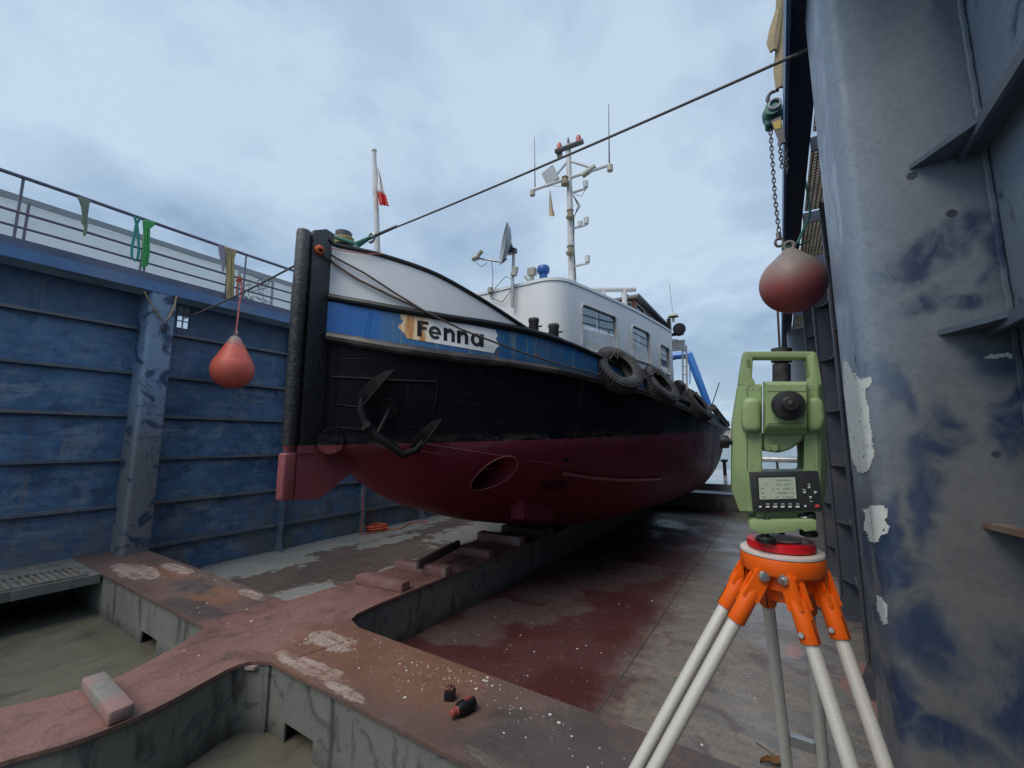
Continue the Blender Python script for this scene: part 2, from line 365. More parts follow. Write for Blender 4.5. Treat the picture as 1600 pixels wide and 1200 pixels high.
def girder_top():
    m = Mat('girder_top_rust'); p = m.pos(); q = m.xyz(p)
    big = m.noise(p, 1.3, 7, .6, .8); mid = m.noise(p, 5, 7, .65, .7); fine = m.noise(p, 60, 5, .75)
    sx = m.noise(m.sc(p, (2.2, 14, 1)), 1, 6, .65, .3)             # drag marks across
    sy = m.noise(m.sc(p, (14, 1.6, 1)), 1, 6, .65, .3)             # drag marks along
    nz = m.ma('ADD', m.ma('MULTIPLY', mid, .6), m.ma('MULTIPLY', big, .4))
    c = m.mix(mid, (.085, .058, .052), (.19, .12, .105))
    keel0 = m.mask(m.ma('ABSOLUTE', m.ma('ADD', q[0], 3.61)), .62, .40)
    keel = m.ma('MULTIPLY', keel0, m.mask(nz, .36, .52, .45, 1.0))
    c = m.mix(m.ma('MULTIPLY', keel, m.mask(nz, .30, .55, .55, .95)), c, m.mix(m.ma('ADD', m.ma('MULTIPLY', sy, .35), m.ma('ADD', m.ma('MULTIPLY', mid, .4), m.ma('MULTIPLY', big, .25))), (.10, .046, .042), (.40, .215, .185)))
    scf = m.noise(m.sc(m.warp(p, ((3, .12),)), (30, 3.5, 1)), 1, 5, .7); scx = m.noise(m.sc(m.warp(p, ((3, .12),)), (4, 34, 1)), 1, 5, .7)
    c = m.mix(m.ma('MULTIPLY', m.ma('MULTIPLY', m.mask(scf, .62, .72), keel0), .55), c, (.50, .34, .31))
    c = m.mix(m.ma('MULTIPLY', m.ma('MULTIPLY', m.mask(scx, .63, .73), m.ma('SUBTRACT', 1.0, keel0)), .5), c, (.44, .33, .28))
    c = m.mix(m.ma('MULTIPLY', m.mask(m.noise(m.warp(p, ((4, .3),)), 2.6, 6, .65), .58, .66), .5), c, (.075, .05, .046))
    rust = m.blobs(p, [((-2.75, 2.05, 0), (.55, .42, 5)), ((-2.1, 2.2, 0), (.5, .35, 5)), ((-4.75, 2.1, 0), (.35, .22, 5)), ((-5.9, 2.15, 0), (.5, .12, 5))], nz, .8, .35)
    c = m.mix(m.ma('MULTIPLY', rust, .6), c, m.mix(mid, (.15, .068, .040), (.36, .175, .105)))
    pale = m.blobs(p, [((-6.35, 1.95, 0), (.55, .14, 5)), ((-6.1, 2.25, 0), (.35, .08, 5)), ((-2.75, 1.82, 0), (.34, .07, 5)), ((-2.95, 2.12, 0), (.22, .10, 5)), ((-4.5, 2.3, 0), (.25, .06, 5)), ((-1.15, 1.8, 0), (.22, .05, 5)), ((-2.35, 1.78, 0), (.2, .05, 5))], nz, .95, .12)
    c = m.mix(m.ma('MULTIPLY', m.ma('MULTIPLY', pale, m.mask(m.ma('ADD', m.ma('MULTIPLY', sx, .55), m.ma('MULTIPLY', m.noise(p, 17, 6, .7), .45)), .36, .58)), .8), c, (.48, .39, .35))
    dk = m.blobs(p, [((-1.0, 1.95, 0), (.42, .42, 5)), ((-.2, 2.0, 0), (.8, .5, 5)), ((-4.6, 1.85, 0), (.4, .10, 5)), ((-5.3, 2.1, 0), (.4, .12, 5))], nz, .8, .25)
    c = m.mix(m.ma('MULTIPLY', dk, .8), c, m.mix(mid, (.055, .05, .05), (.11, .098, .094)))
    c = m.mix(m.ma('MULTIPLY', m.mask(fine, .42, .72), .42), c, (.03, .022, .022))
    spk = m.noise(p, 130, 3, .7); scl = m.noise(m.warp(p, ((9, .06),)), 24, 6, .7)
    c = m.mix(m.ma('MULTIPLY', m.mask(spk, .56, .70), .55), c, (.025, .018, .018)); c = m.mix(m.ma('MULTIPLY', m.mask(scl, .60, .68), .5), c, (.21, .10, .055)); c = m.mix(m.ma('MULTIPLY', m.mask(scl, .36, .30), .45), c, (.40, .30, .27))
    return m.out(c, m.ma('ADD', m.mask(big, .35, .62, .24, .62), m.ma('MULTIPLY', fine, .1), True), 0, m.bump(m.ma('ADD', mid, m.ma('MULTIPLY', fine, .5)), .35, .008))
M_gtop = girder_top()
def girder_side():
    m = Mat('girder_side_grey'); p = m.pos(); z = m.xyz(p)[2]
    a = m.noise(p, 2.2, 7, .6, 1.2); dr = m.noise(m.sc(p, (7, 7, 1.1)), 1, 6, .6, .6); f = m.noise(p, 50, 5, .7)
    c = m.mix(a, (.105, .108, .10), (.235, .24, .225)); c = m.mix(m.ma('MULTIPLY', m.mask(dr, .53, .66), .8), c, (.04, .042, .046))
    c = m.mix(m.ma('MULTIPLY', m.mask(m.noise(p, 3.3, 6, .6, 1.8), .56, .62), .5), c, (.035, .038, .06))
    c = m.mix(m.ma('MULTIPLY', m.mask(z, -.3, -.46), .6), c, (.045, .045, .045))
    return m.out(c, .55, 0, m.bump(m.ma('ADD', a, m.ma('MULTIPLY', f, .4)), .3, .01))
M_gside = girder_side()
def hull_mat():
    m = Mat('hull_black_over_red'); p = m.pos(); q = m.xyz(p)
    line = m.ma('ADD', 1.45, m.ma('MULTIPLY', m.ma('MINIMUM', m.ma('SUBTRACT', q[1], 2.36), 7.0), .03))
    f = m.noise(p, 30, 5, .65); a = m.noise(p, 1.4, 5, .55, .5); v = m.noise(m.sc(p, (10, 10, .7)), 1, 6, .65, .3)
    red = m.mix(m.ma('MULTIPLY', a, 1.0), (.135, .019, .032), (.195, .036, .054))
    blk = m.mix(f, (.0045, .005, .008), (.010, .011, .016))
    d = m.ma('SUBTRACT', q[2], line)
    c = m.mix(m.mask(d, -.004, .004), red, blk)
    c = m.mix(m.ma('MULTIPLY', m.ma('MULTIPLY', m.mask(d, .10, .02), m.mask(d, -.16, -.02)), m.mask(m.noise(m.sc(p, (2, 2, 9)), 1.4, 7, .65, .6), .42, .62, 0, .35)), c, (.16, .13, .125))
    c = m.mix(m.ma('MULTIPLY', m.mask(m.noise(m.sc(p, (7, 7, .5)), 1, 6, .65, .25), .60, .76), .30), c, (.13, .075, .06))
    aft = m.mask(q[1], 7.0, 11.0)                                     # salt and scale streaks aft
    c = m.mix(m.ma('MULTIPLY', m.ma('MULTIPLY', aft, m.mask(v, .47, .66)), .6), c, (.26, .24, .245))
    c = m.mix(m.ma('MULTIPLY', m.mask(m.noise(m.sc(p, (3, 3, 9)), 1, 5, .6, .4), .58, .66), .25), c, (.04, .035, .04))
    sm = m.ma('ABSOLUTE', m.ma('SUBTRACT', m.ma('FRACT', m.ma('MULTIPLY', q[1], .62)), .5))   # butt welds
    sz = m.ma('ABSOLUTE', m.ma('SUBTRACT', m.ma('FRACT', m.ma('MULTIPLY', q[2], 1.55)), .5))
    seam = m.ma('ADD', m.mask(sm, .008, .0), m.mask(sz, .011, .0))
    h = m.ma('ADD', m.ma('MULTIPLY', seam, .8), m.ma('ADD', m.ma('MULTIPLY', a, 2.2), m.ma('MULTIPLY', f, .10)))
    return m.out(c, m.mask(a, .3, .7, .34, .5), 0, m.bump(h, .5, .012), Specular_IOR_Level=.07)
M_hull = hull_mat()
def tar_mat():
    m = Mat('bow_post_tar'); p = m.pos(); q = m.xyz(p); f = m.noise(m.sc(p, (1, 1, .6)), 34, 6, .65, .8); g = m.noise(p, 6, 5, .6, .8)
    blk = m.mix(f, (.010, .010, .011), (.030, .030, .032)); top = m.mix(f, (.045, .044, .046), (.095, .093, .095))
    c = m.mix(m.mask(m.ma('ADD', q[2], m.ma('MULTIPLY', g, .6)), 2.9, 3.5), blk, top)
    c = m.mix(m.mask(q[2], 1.452, 1.446), c, m.mix(g, (.20, .045, .055), (.33, .105, .11)))
    return m.out(c, m.mask(f, .3, .7, .22, .5), 0, m.bump(m.ma('ADD', f, m.ma('MULTIPLY', g, .6)), .6, .018))
M_tar = tar_mat()
def forefoot_mat():
    m = Mat('forefoot_red'); p = m.pos(); f = m.noise(p, 20, 6, .6); g = m.noise(p, 4, 5, .6)
    return m.out(m.mix(g, (.20, .045, .055), (.30, .09, .098)), .35, 0, m.bump(m.ma('ADD', f, g), .4, .012))
M_fore = forefoot_mat()
def bulwark_mat():
    m = Mat('bulwark_blue'); p = m.pos(); q = m.xyz(p); f = m.noise(p, 26, 5, .65); a = m.noise(p, 3.2, 6, .6, .6); v = m.noise(m.sc(p, (12, 12, .9)), 1, 6, .65, .2)
    new = m.mix(f, (.001, .095, .34), (.003, .13, .44)); old = m.mix(a, (.012, .085, .24), (.045, .17, .36))
    s = m.ma('ADD', q[1], m.ma('MULTIPLY', m.ma('SUBTRACT', a, .5), .12))
    c = m.mix(m.mask(s, 2.60, 2.66), new, old)
    ag = m.mask(q[1], 2.62, 2.75)
    c = m.mix(m.ma('MULTIPLY', ag, m.ma('MULTIPLY', m.mask(v, .50, .64), .65)), c, (.20, .27, .25))
    c = m.mix(m.ma('MULTIPLY', m.ma('MULTIPLY', m.mask(q[1], 3.6, 4.4), m.mask(a, .45, .62)), .6), c, (.07, .10, .13))
    c = m.mix(m.ma('MULTIPLY', ag, m.mask(m.noise(m.sc(p, (9, 9, 2.2)), 1.3, 6, .65, .5), .61, .68)), c, (.26, .11, .04))
    return m.out(c, .38, 0, m.bump(m.ma('ADD', a, m.ma('MULTIPLY', f, .4)), .25, .006))
M_bul = bulwark_mat()
def white_mat(name, col=(.80, .82, .83), rust=.35, seed=0):
    m = Mat(name); p = m.vm('ADD', m.pos(), (seed, seed, 0)); f = m.noise(p, 30, 4, .6); a = m.noise(p, 1.5, 5, .5); v = m.noise(m.sc(p, (6, 6, .35)), 1, 6, .6, .2)
    c = m.mix(a, tuple(k * .9 for k in col), col)
    c = m.mix(m.ma('MULTIPLY', m.mask(v, .55, .75), rust), c, (.56, .50, .38))
    c = m.mix(m.ma('MULTIPLY', m.mask(m.noise(m.sc(p, (16, 16, 1.2)), 1, 6, .6), .66, .74), rust), c, (.40, .24, .12))
    return m.out(c, .35, 0, m.bump(m.ma('ADD', a, m.ma('MULTIPLY', f, .15)), .12, .006))
M_white = white_mat('superstructure_white'); M_panel = white_mat('bow_panel_white', (.66, .69, .73), .06, 3.0)
def plate_mat():
    m = Mat('nameplate_white_rust'); p = m.pos(); q = m.xyz(p); a = m.noise(m.sc(p, (14, 14, 1.6)), 1, 6, .6, .8)
    s = m.ma('ADD', q[1], m.ma('MULTIPLY', m.ma('SUBTRACT', a, .5), .16))
    c = m.mix(m.noise(p, 9, 4), (.84, .85, .86), (.90, .90, .91))
    c = m.mix(m.mask(s, 2.98, 2.87), c, m.mix(m.mask(a, .40, .60), (.50, .20, .045), (.80, .64, .42)))
    c = m.mix(m.ma('MULTIPLY', m.mask(m.noise(m.sc(p, (20, 20, 2)), 1, 6, .65), .60, .70), .35), c, (.62, .50, .34))
    return m.out(c, .45, 0, m.bump(m.noise(p, 40, 4), .1, .003))
M_plate = plate_mat()
M_black = simple('black_gloss_paint', (.009, .010, .012), .38, 0, .4, 18, .3)
M_black.node_tree.nodes['Principled BSDF'].inputs['Specular IOR Level'].default_value = .3
M_anchor = simple('anchor_black', (.006, .0065, .008), .6, 0, .4, 20, .4)
M_anchor.node_tree.nodes['Principled BSDF'].inputs['Specular IOR Level'].default_value = .22
M_blackm = simple('black_worn_paint', (.022, .022, .024), .5, 0, .4, 22, .4, (.10, .09, .085), .5)
M_strake = simple('strake_scuffed_black', (.030, .029, .030), .42, 0, .4, 9, .6, (.15, .13, .12), .75, (1, 1, 1))
M_letter = simple('lettering_black', (.018, .02, .024), .5, 0, .2, 20, .05)
M_rubber = simple('tyre_rubber', (.030, .031, .034), .75, 0, .3, 24, .5, (.10, .10, .10), .6)
M_rubin = simple('tyre_inner_rubber', (.016, .016, .018), .8, 0, .3, 24, .3)
M_steel = simple('galvanised_steel', (.42, .43, .44), .42, .6, .2, 20, .2, (.25, .2, .16), .4)
M_darksteel = simple('dark_steel', (.10, .10, .11), .45, .7, .3, 25, .4, (.09, .05, .035), .6)
M_wire = simple('wire_rope_steel', (.13, .125, .13), .5, .3, .3, 60, .5, (.16, .13, .11), .5)
M_rope = simple('tarred_rope', (.085, .062, .052), .85, 0, .4, 80, .8)
M_orange_rope = simple('orange_rope', (.62, .12, .05), .8, 0, .35, 60, .8)
M_pinkrope = simple('faded_red_rope', (.42, .12, .12), .85, 0, .3, 60, .8)
M_chain = simple('chain_steel', (.21, .20, .19), .5, .6, .3, 60, .4, (.16, .09, .06), .5)
M_rail = simple('rail_purple_blue', (.12, .12, .185), .5, 0, .35, 16, .3, (.20, .16, .17), .6)
M_coam = simple('coaming_slate', (.115, .125, .20), .55, 0, .3, 8, .3, (.07, .09, .15), .6)
M_fascia = simple('fascia_blue', (.075, .165, .34), .5, 0, .35, 6, .3, (.17, .22, .30), .6)
M_under = simple('underside_navy', (.035, .055, .105), .6, 0, .3, 8, .3)
M_ribedge = simple('rib_scuffed_steel', (.105, .13, .17), .5, 0, .35, 12, .4, (.20, .19, .185), .7)
M_ribdark = simple('frame_slate', (.072, .082, .105), .5, 0, .35, 10, .3, (.13, .12, .12), .6)
M_farbar = simple('grey_flat_bar', (.30, .32, .33), .6, 0, .2, 10, .2)
M_grate = simple('grating_steel', (.26, .255, .24), .5, .3, .3, 30, .3, (.12, .10, .09), .6)
M_timber = simple('painted_timber', (.24, .125, .115), .75, 0, .35, 12, .6, (.36, .32, .30), .7, (1, 1, 1))
M_plank = simple('old_plank', (.075, .055, .048), .75, 0, .4, 14, .6, (.16, .13, .11), .5)
M_concrete = simple('grey_timber', (.20, .195, .185), .85, 0, .35, 22, .7, (.30, .17, .16), .85)
def sheet_mat():
    m = Mat('windbreak_sheet'); p = m.pos(); a = m.noise(p, 2.5, 5, .6, .5)
    tr = m.n.new('ShaderNodeBsdfTranslucent'); tr.inputs[0].default_value = (.94, .96, .96, 1)
    ms = m.n.new('ShaderNodeMixShader'); ms.inputs[0].default_value = .62
    m.out(m.mix(a, (.84, .87, .88), (.90, .92, .93)), .5, 0, m.bump(a, .4, .03))
    o = m.n['Material Output']; m.l.new(m.b.outputs[0], ms.inputs[1]); m.l.new(tr.outputs[0], ms.inputs[2]); m.l.new(ms.outputs[0], o.inputs[0])
    return m.m
M_sheet = sheet_mat()
def glass_mat(name, tint=(.96, .98, .98), trans=.9):
    m = Mat(name); gl = m.n.new('ShaderNodeBsdfGlossy'); gl.inputs['Roughness'].default_value = .03; gl.inputs[0].default_value = (.9, .95, 1, 1)
    tp = m.n.new('ShaderNodeBsdfTransparent'); tp.inputs[0].default_value = tint + (1,)
    fr = m.n.new('ShaderNodeLayerWeight'); fr.inputs[0].default_value = .35
    nz = m.noise(m.pos(), .8, 1); gl_n = m.bump(nz, .10, .03); m.l.new(gl_n, gl.inputs['Normal'])
    f = m.mask(fr.outputs['Fresnel'], .1, 1, (1 - trans) * .3, .30)
    ms = m.n.new('ShaderNodeMixShader'); m.l.new(f, ms.inputs[0]); m.l.new(tp.outputs[0], ms.inputs[1]); m.l.new(gl.outputs[0], ms.inputs[2])
    m.l.new(ms.outputs[0], m.n['Material Output'].inputs[0]); return m.m
M_glass = glass_mat('window_glass'); M_glass2 = glass_mat('wheelhouse_glass', (.55, .62, .62), .15)
M_lace = simple('lace_curtain', (.92, .92, .92), .8, 0, .12, 40, .4)
M_plantleaf = simple('potted_leaf', (.03, .07, .035), .6, 0, .3, 30, .2)
M_dark = simple('dark_cabin_lining', (.05, .045, .04), .8, 0, .3, 5, .1)
M_brown = simple('varnished_brown_wood', (.11, .035, .025), .35, 0, .35, 16, .2)
M_roofgrey = simple('wheelhouse_roof_grey', (.16, .165, .17), .6, 0, .25, 10, .2)
M_mast = simple('mast_white', (.55, .55, .55), .45, 0, .2, 12, .2, (.40, .33, .27), .6)
M_dish = simple('dish_grey', (.30, .33, .36), .5, 0, .15, 8, .1)
M_davit = simple('davit_blue', (.05, .21, .62), .35, 0, .2, 10, .1)
M_bluecap = simple('blue_cap', (.02, .10, .34), .35, 0, .2, 12, .1)
M_beige = simple('beige_plastic', (.42, .40, .34), .5, 0, .15, 12, .1)
M_lamp_red = simple('lamp_red', (.45, .10, .09), .3, 0, .2, 12, .1)
M_lampgrey = simple('lamp_grey_black', (.09, .09, .095), .4, .2, .3, 20, .2)
M_brass = simple('brass_lamp', (.30, .25, .17), .4, .5, .2, 20, .2)
M_pennant = simple('yellow_pennant_cloth', (.50, .40, .26), .85, 0, .3, 20, .2)
M_green_rope = simple('green_rope', (.06, .20, .15), .85, 0, .3, 60, .6)
M_yellow_sling = simple('yellow_sling', (.42, .33, .15), .85, 0, .35, 24, .5, (.25, .22, .17), .6)
M_green_sling = simple('bright_green_sling', (.06, .34, .10), .8, 0, .25, 24, .4)
M_teal_sling = simple('teal_sling', (.05, .28, .24), .8, 0, .25, 24, .4)
M_grey_sling = simple('dirty_grey_green_sling', (.20, .24, .18), .85, 0, .3, 24, .5)
M_lilac_sling = simple('faded_lilac_sling', (.33, .28, .36), .85, 0, .3, 24, .4)
M_tan_sling = simple('tan_sling', (.36, .29, .17), .85, 0, .35, 24, .5, (.24, .21, .17), .6)
def buoy_mat(name, z0, z1, c0, c1, seed):
    m = Mat(name); p = m.vm('ADD', m.pos(), (seed, 0, 0)); z = m.xyz(m.pos())[2]; a = m.noise(p, 4, 6, .6, .6); f = m.noise(p, 40, 4, .65)
    c = m.mix(a, c0, c1); t = m.ma('ADD', z, m.ma('MULTIPLY', m.ma('SUBTRACT', a, .5), .30))
    c = m.mix(m.mask(t, z0, z1), c, m.mix(f, (.21, .175, .16), (.33, .28, .26)))
    c = m.mix(m.ma('MULTIPLY', m.mask(m.noise(p, 7, 6, .6, 1), .57, .66), .6), c, (.17, .09, .085))
    return m.out(c, .5, 0, m.bump(m.ma('ADD', a, m.ma('MULTIPLY', f, .3)), .25, .008))
M_buoyL = buoy_mat('buoy_faded_red', 2.90, 3.12, (.54, .085, .055), (.72, .15, .10), 0)
M_buoyR = buoy_mat('buoy_dusty_red', 2.40, 2.70, (.36, .07, .065), (.50, .12, .105), 5)
M_hoist = simple('hoist_green', (.04, .15, .13), .4, .1, .3, 20, .2, (.05, .06, .06), .5)
M_yellow = simple('label_yellow', (.50, .36, .06), .5, 0, .2, 30, .1)
def peel_mat():
    m = Mat('peeling_primer_white'); p = m.pos(); a = m.noise(p, 16, 6, .65); v = m.noise(m.sc(p, (26, 26, 3.2)), 1, 6, .6, .4)
    c = m.mix(a, (.56, .60, .56), (.74, .77, .73)); c = m.mix(m.ma('MULTIPLY', m.mask(v, .60, .70), .75), c, (.42, .30, .17))
    c = m.mix(m.mask(m.noise(m.sc(p, (60, 60, 14)), 1, 4), .66, .72), c, (.22, .22, .21))
    return m.out(c, .6, 0, m.bump(a, .6, .006))
M_peel = peel_mat()
def water_mat():
    m = Mat('sea_water'); p = m.pos(); w = m.noise(m.sc(p, (.5, 1.2, 1)), 1.0, 6, .6, .3)
    return m.out((.10, .15, .17), .12, 0, m.bump(w, .35, .3), IOR=1.33)
M_water = water_mat()
M_shore = simple('far_shore_green', (.10, .13, .12), .9, 0, .3, .05, 0)
M_bldg = simple('harbour_building_render', (.42, .40, .37), .8, 0, .2, .3, 0)
M_bldgroof = simple('harbour_building_roof', (.22, .16, .14), .8, 0, .2, .3, 0)
M_pane = simple('harbour_window', (.06, .07, .08), .2, 0, .2, 1, 0)
M_aft = simple('wet_aft_deck', (.32, .33, .34), .16, 0, .35, 2.2, .1, (.16, .14, .13), .7)
M_flake = simple('paint_flake_white', (.62, .61, .58), .7, 0, .45, 60, .1)
M_rustbar = simple('rust_brown_steel', (.17, .10, .065), .6, 0, .4, 22, .5, (.32, .26, .22), .6)
# ------------------------------------------------------------------ the dock: floor, girders, water beyond
FZ = -0.46; GX0, GX1 = -3.98, -3.24; BY0, BY1 = 1.72, 2.385; LWX, RWX = -7.75, 0.64; LCX, RCX = -7.36, 0.255
rng = random.Random(5)
tag(MB().b2((-9.2, -5, FZ - .3), (2.2, 24.0, FZ)).build('dock_floor', M_floor), kind='structure')
mudA = MB().b2((LWX + .01, -4.5, FZ + .002), (GX0 - .03, BY1 - .05, FZ + .012)); tag(mudA.build('mud_floor', M_mud), kind='structure')
mudB = MB().b2((GX1 + .03, -4.5, FZ + .002), (RWX - .02, BY1 - .05, FZ + .010)); tag(mudB.build('mud_floor', M_mud), kind='structure')
tag(MB().b2((-2500, -2500, -1.9), (2500, 5000, -1.7)).build('sea_water', M_water), kind='structure')

TT = .022
def flat(poly, z0, z1):
    mb = MB(); mb.prism([(x, y, z0) for x, y in poly], (0, 0, z1 - z0)); return mb
# keel girder: its top plate bulges near the crossing, as measured along its edges
right_edge = [(-4.5, -3.22), (.25, -3.24), (.55, -3.20), (.78, -3.10), (1.0, -3.075), (1.2, -3.10), (1.42, -3.16), (1.56, -3.19), (1.66, -3.15), (BY0, -3.04)]
left_edge = [(-4.5, -3.99), (.3, -3.90), (.63, -3.82), (.85, -3.72), (1.06, -3.67), (1.3, -3.76), (1.55, -3.90), (BY0, -4.0)]
def curve_pts(tab, n):
    a, b = tab[0][0], tab[-1][0]; ys = [-4.5] + [lerp(.2, b, i / n) for i in range(n + 1)]; return [(smooth(tab, y), y) for y in ys]
rp_ = curve_pts(right_edge, 22); lp_ = curve_pts(left_edge, 20)
far_r = [(-2.98, BY1), (-3.16, 2.45), (-3.215, 2.55), (-3.24, 2.8), (-3.2, 5.8), (-3.2, 13.2)]
far_l = [(-4.02, BY1), (-4.0, 2.6), (-3.98, 3.2), (-3.99, 13.2)]
kg = tag(thing('keel_girder', None, None, (-3.61, 2, 0), kind='structure'), kind='structure')
poly = rp_ + [(x, y) for x, y in far_r] + list(reversed(far_l)) + list(reversed(lp_))
flat(poly, -TT, 0).build('top_plate', M_gtop, kg)
mb = MB()
def web(mb, pts, inset, side):
    q = [(x - side * inset, y) for x, y in pts]
    for a, b in zip(q, q[1:]):
        mb.prism([(a[0], a[1], FZ), (b[0], b[1], FZ), (b[0], b[1], -TT - .001), (a[0], a[1], -TT - .001)], (-side * .015, 0, 0))
web(mb, rp_ + [(rp_[-1][0], BY0 + .034)], .018, 1); web(mb, far_r[1:], .018, 1); web(mb, lp_ + [(lp_[-1][0], BY0 + .034)], .018, -1); web(mb, far_l[1:], .018, -1)
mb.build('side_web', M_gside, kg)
lug = MB(); lc = at(393, 1037, 'Z', -.03)
for k in range(2): pass
lug.prism([(lc.x - .06, lc.y + .03, -.045), (lc.x - .05, lc.y - .035, -.045), (lc.x + .015, lc.y - .05, -.045), (lc.x + .07, lc.y - .02, -.045), (lc.x + .075, lc.y + .035, -.045)], (0, 0, .02))
lug.build('corner_lug', M_timber, kg)
mb = MB()
for dx in (-.012, .022): mb.b2((lc.x + dx - .008, lc.y - .02, -.0249), (lc.x + dx + .008, lc.y + .005, -.0225))
mb.build('lug_hole', M_black, kg)
# cross girder in two halves that butt against the keel girder
cg = tag(thing('cross_girder', None, None, (-5.8, 2, 0), kind='structure'), kind='structure')
flat([(LWX, BY0), (lp_[-1][0] - .001, BY0), (far_l[0][0] - .001, BY1), (LWX, BY1)], -TT, 0).build('top_plate', M_gtop, cg)
flat([(rp_[-1][0] + .001, BY0), (RWX, BY0), (RWX, BY1), (far_r[0][0] + .001, BY1)], -TT, 0).build('top_plate', M_gtop, cg)
mb = MB()
for x0, x1 in ((LWX, lp_[-1][0] + .02), (rp_[-1][0] - .02, RWX)):
    mb.b2((x0, BY1 - .035, FZ), (x1, BY1 - .02, -TT - .001))
# near webs with the limber holes cut out at floor level
def near_web(x0, x1, holes):
    xs = [x0]
    for h0, h1 in holes: xs += [h0, h1]
    xs.append(x1)
    for i in range(len(xs) - 1):
        zb = FZ + .13 if i % 2 else FZ
        mb.b2((xs[i], BY0 + .02, zb), (xs[i + 1], BY0 + .035, -TT - .001))
near_web(LWX, -3.985, [(-5.35, -4.98)]); near_web(-3.062, RWX, [(-2.86, -2.55)])
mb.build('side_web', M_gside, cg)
# weld bead like a fishbone on the crossing
mb = MB(); a = at(455, 1030, 'Z', .002); b = at(555, 997, 'Z', .002)
mb.tube([a, a.lerp(b, .5) + Vector((0, .01, 0)), b], .008, 6)
for k in range(6):
    c = a.lerp(b, .08 + .15 * k); d = Vector((b.y - a.y, -(b.x - a.x), 0)).normalized() * .11
    mb.tube([c + d * .6 + Vector((.03, 0, 0)), c - d * .8 - Vector((.03, 0, 0))], .006, 5)
mb.build('weld_bead', M_gtop, kg)
# second cross girder, sill and aft platform at the open end
g2 = tag(thing('aft_girder', None, None, (-3.6, 13.4, 0), kind='structure'), kind='structure')
MB().b2((LWX, 13.22, FZ), (RWX, 13.30, -.03)).build('side_web', M_gside, g2)
MB().b2((LWX, 13.20, -.03), (RWX, 13.86, 0)).build('top_plate', M_ribedge, g2)
MB().b2((LWX, 15.9, FZ), (RWX, 24.0, .02)).build('aft_platform', M_aft, g2)
# chalk seam along the floor plates
mb = MB()
for y0, y1 in ((2.6, 6.9), (7.0, 13.1)):
    mb.tube([(-1.26, y0, FZ + .001), (-1.255, (y0 + y1) / 2, FZ + .001), (-1.265, y1, FZ + .001)], .006, 5)
tag(mb.build('floor_seam', M_gside), kind='structure')
for y in (6.93,):
    tag(MB().tube([(-3.1, y, FZ), (.6, y, FZ)], .005, 5).build('floor_seam', M_gside), kind='structure')
# walkway strip along the wall, with its grating
sw = tag(thing('side_walkway', None, None, (-7.2, 0, 0), kind='structure'), kind='structure')
MB().b2((LWX, -4.5, -.10), (-6.6, BY0 - .002, -.004)).build('walkway_plate', M_gside, sw)
mb = MB()
for i in range(74):
    y = 1.58 - i * .055; mb.b2((-7.12, y, .002), (-6.66, y + .018, .018))
for x in (-7.14, -6.65): mb.b2((x, -2.6, .002), (x + .02, 1.62, .021))
mb.build('grating_bars', M_grate, sw)['kind'] = 'stuff'
mb = MB()
for y in (-3.9, -2.4, -.9, .6): mb.b2((LWX + .002, y, FZ + .013), (-6.75, y + .015, -.101))
mb.build('walkway_bracket', M_ribdark, sw)

# ------------------------------------------------------------------ wing walls
RIB_Z = [3.10, 2.45, 1.85, 1.24, .615, .0]
def ring_hole(mb, x0, x1, y0, y1, z0, z1, hy0, hy1, hz0, hz1):
    mb.b2((x0, y0, z0), (x1, hy0, z1)); mb.b2((x0, hy1, z0), (x1, y1, z1))
    mb.b2((x0, hy0, z0), (x1, hy1, hz0)); mb.b2((x0, hy0, hz1), (x1, hy1, z1))
def column(root, wx, cx, y0, y1, mat, ztop=3.6, r=.06):
    s = 1 if cx > wx else -1; pl = [(wx - s * .02, y0), (cx - s * r, y0)]
    pl += [(cx - s * r + s * r * math.sin(a), y0 + r - r * math.cos(a)) for a in [math.pi / 2 * k / 8 for k in range(1, 9)]]
    pl += [(cx - s * .02 + s * .02 * math.cos(a), y1 - .02 + .02 * math.sin(a)) for a in [math.pi / 2 * k / 4 for k in range(0, 5)]]
    pl += [(wx - s * .02, y1)]
    return MB().prism([(x, y, FZ if y0 > 3 else .001) for x, y in pl], (0, 0, ztop - (FZ if y0 > 3 else .001))).build('column', mat, root, 50)
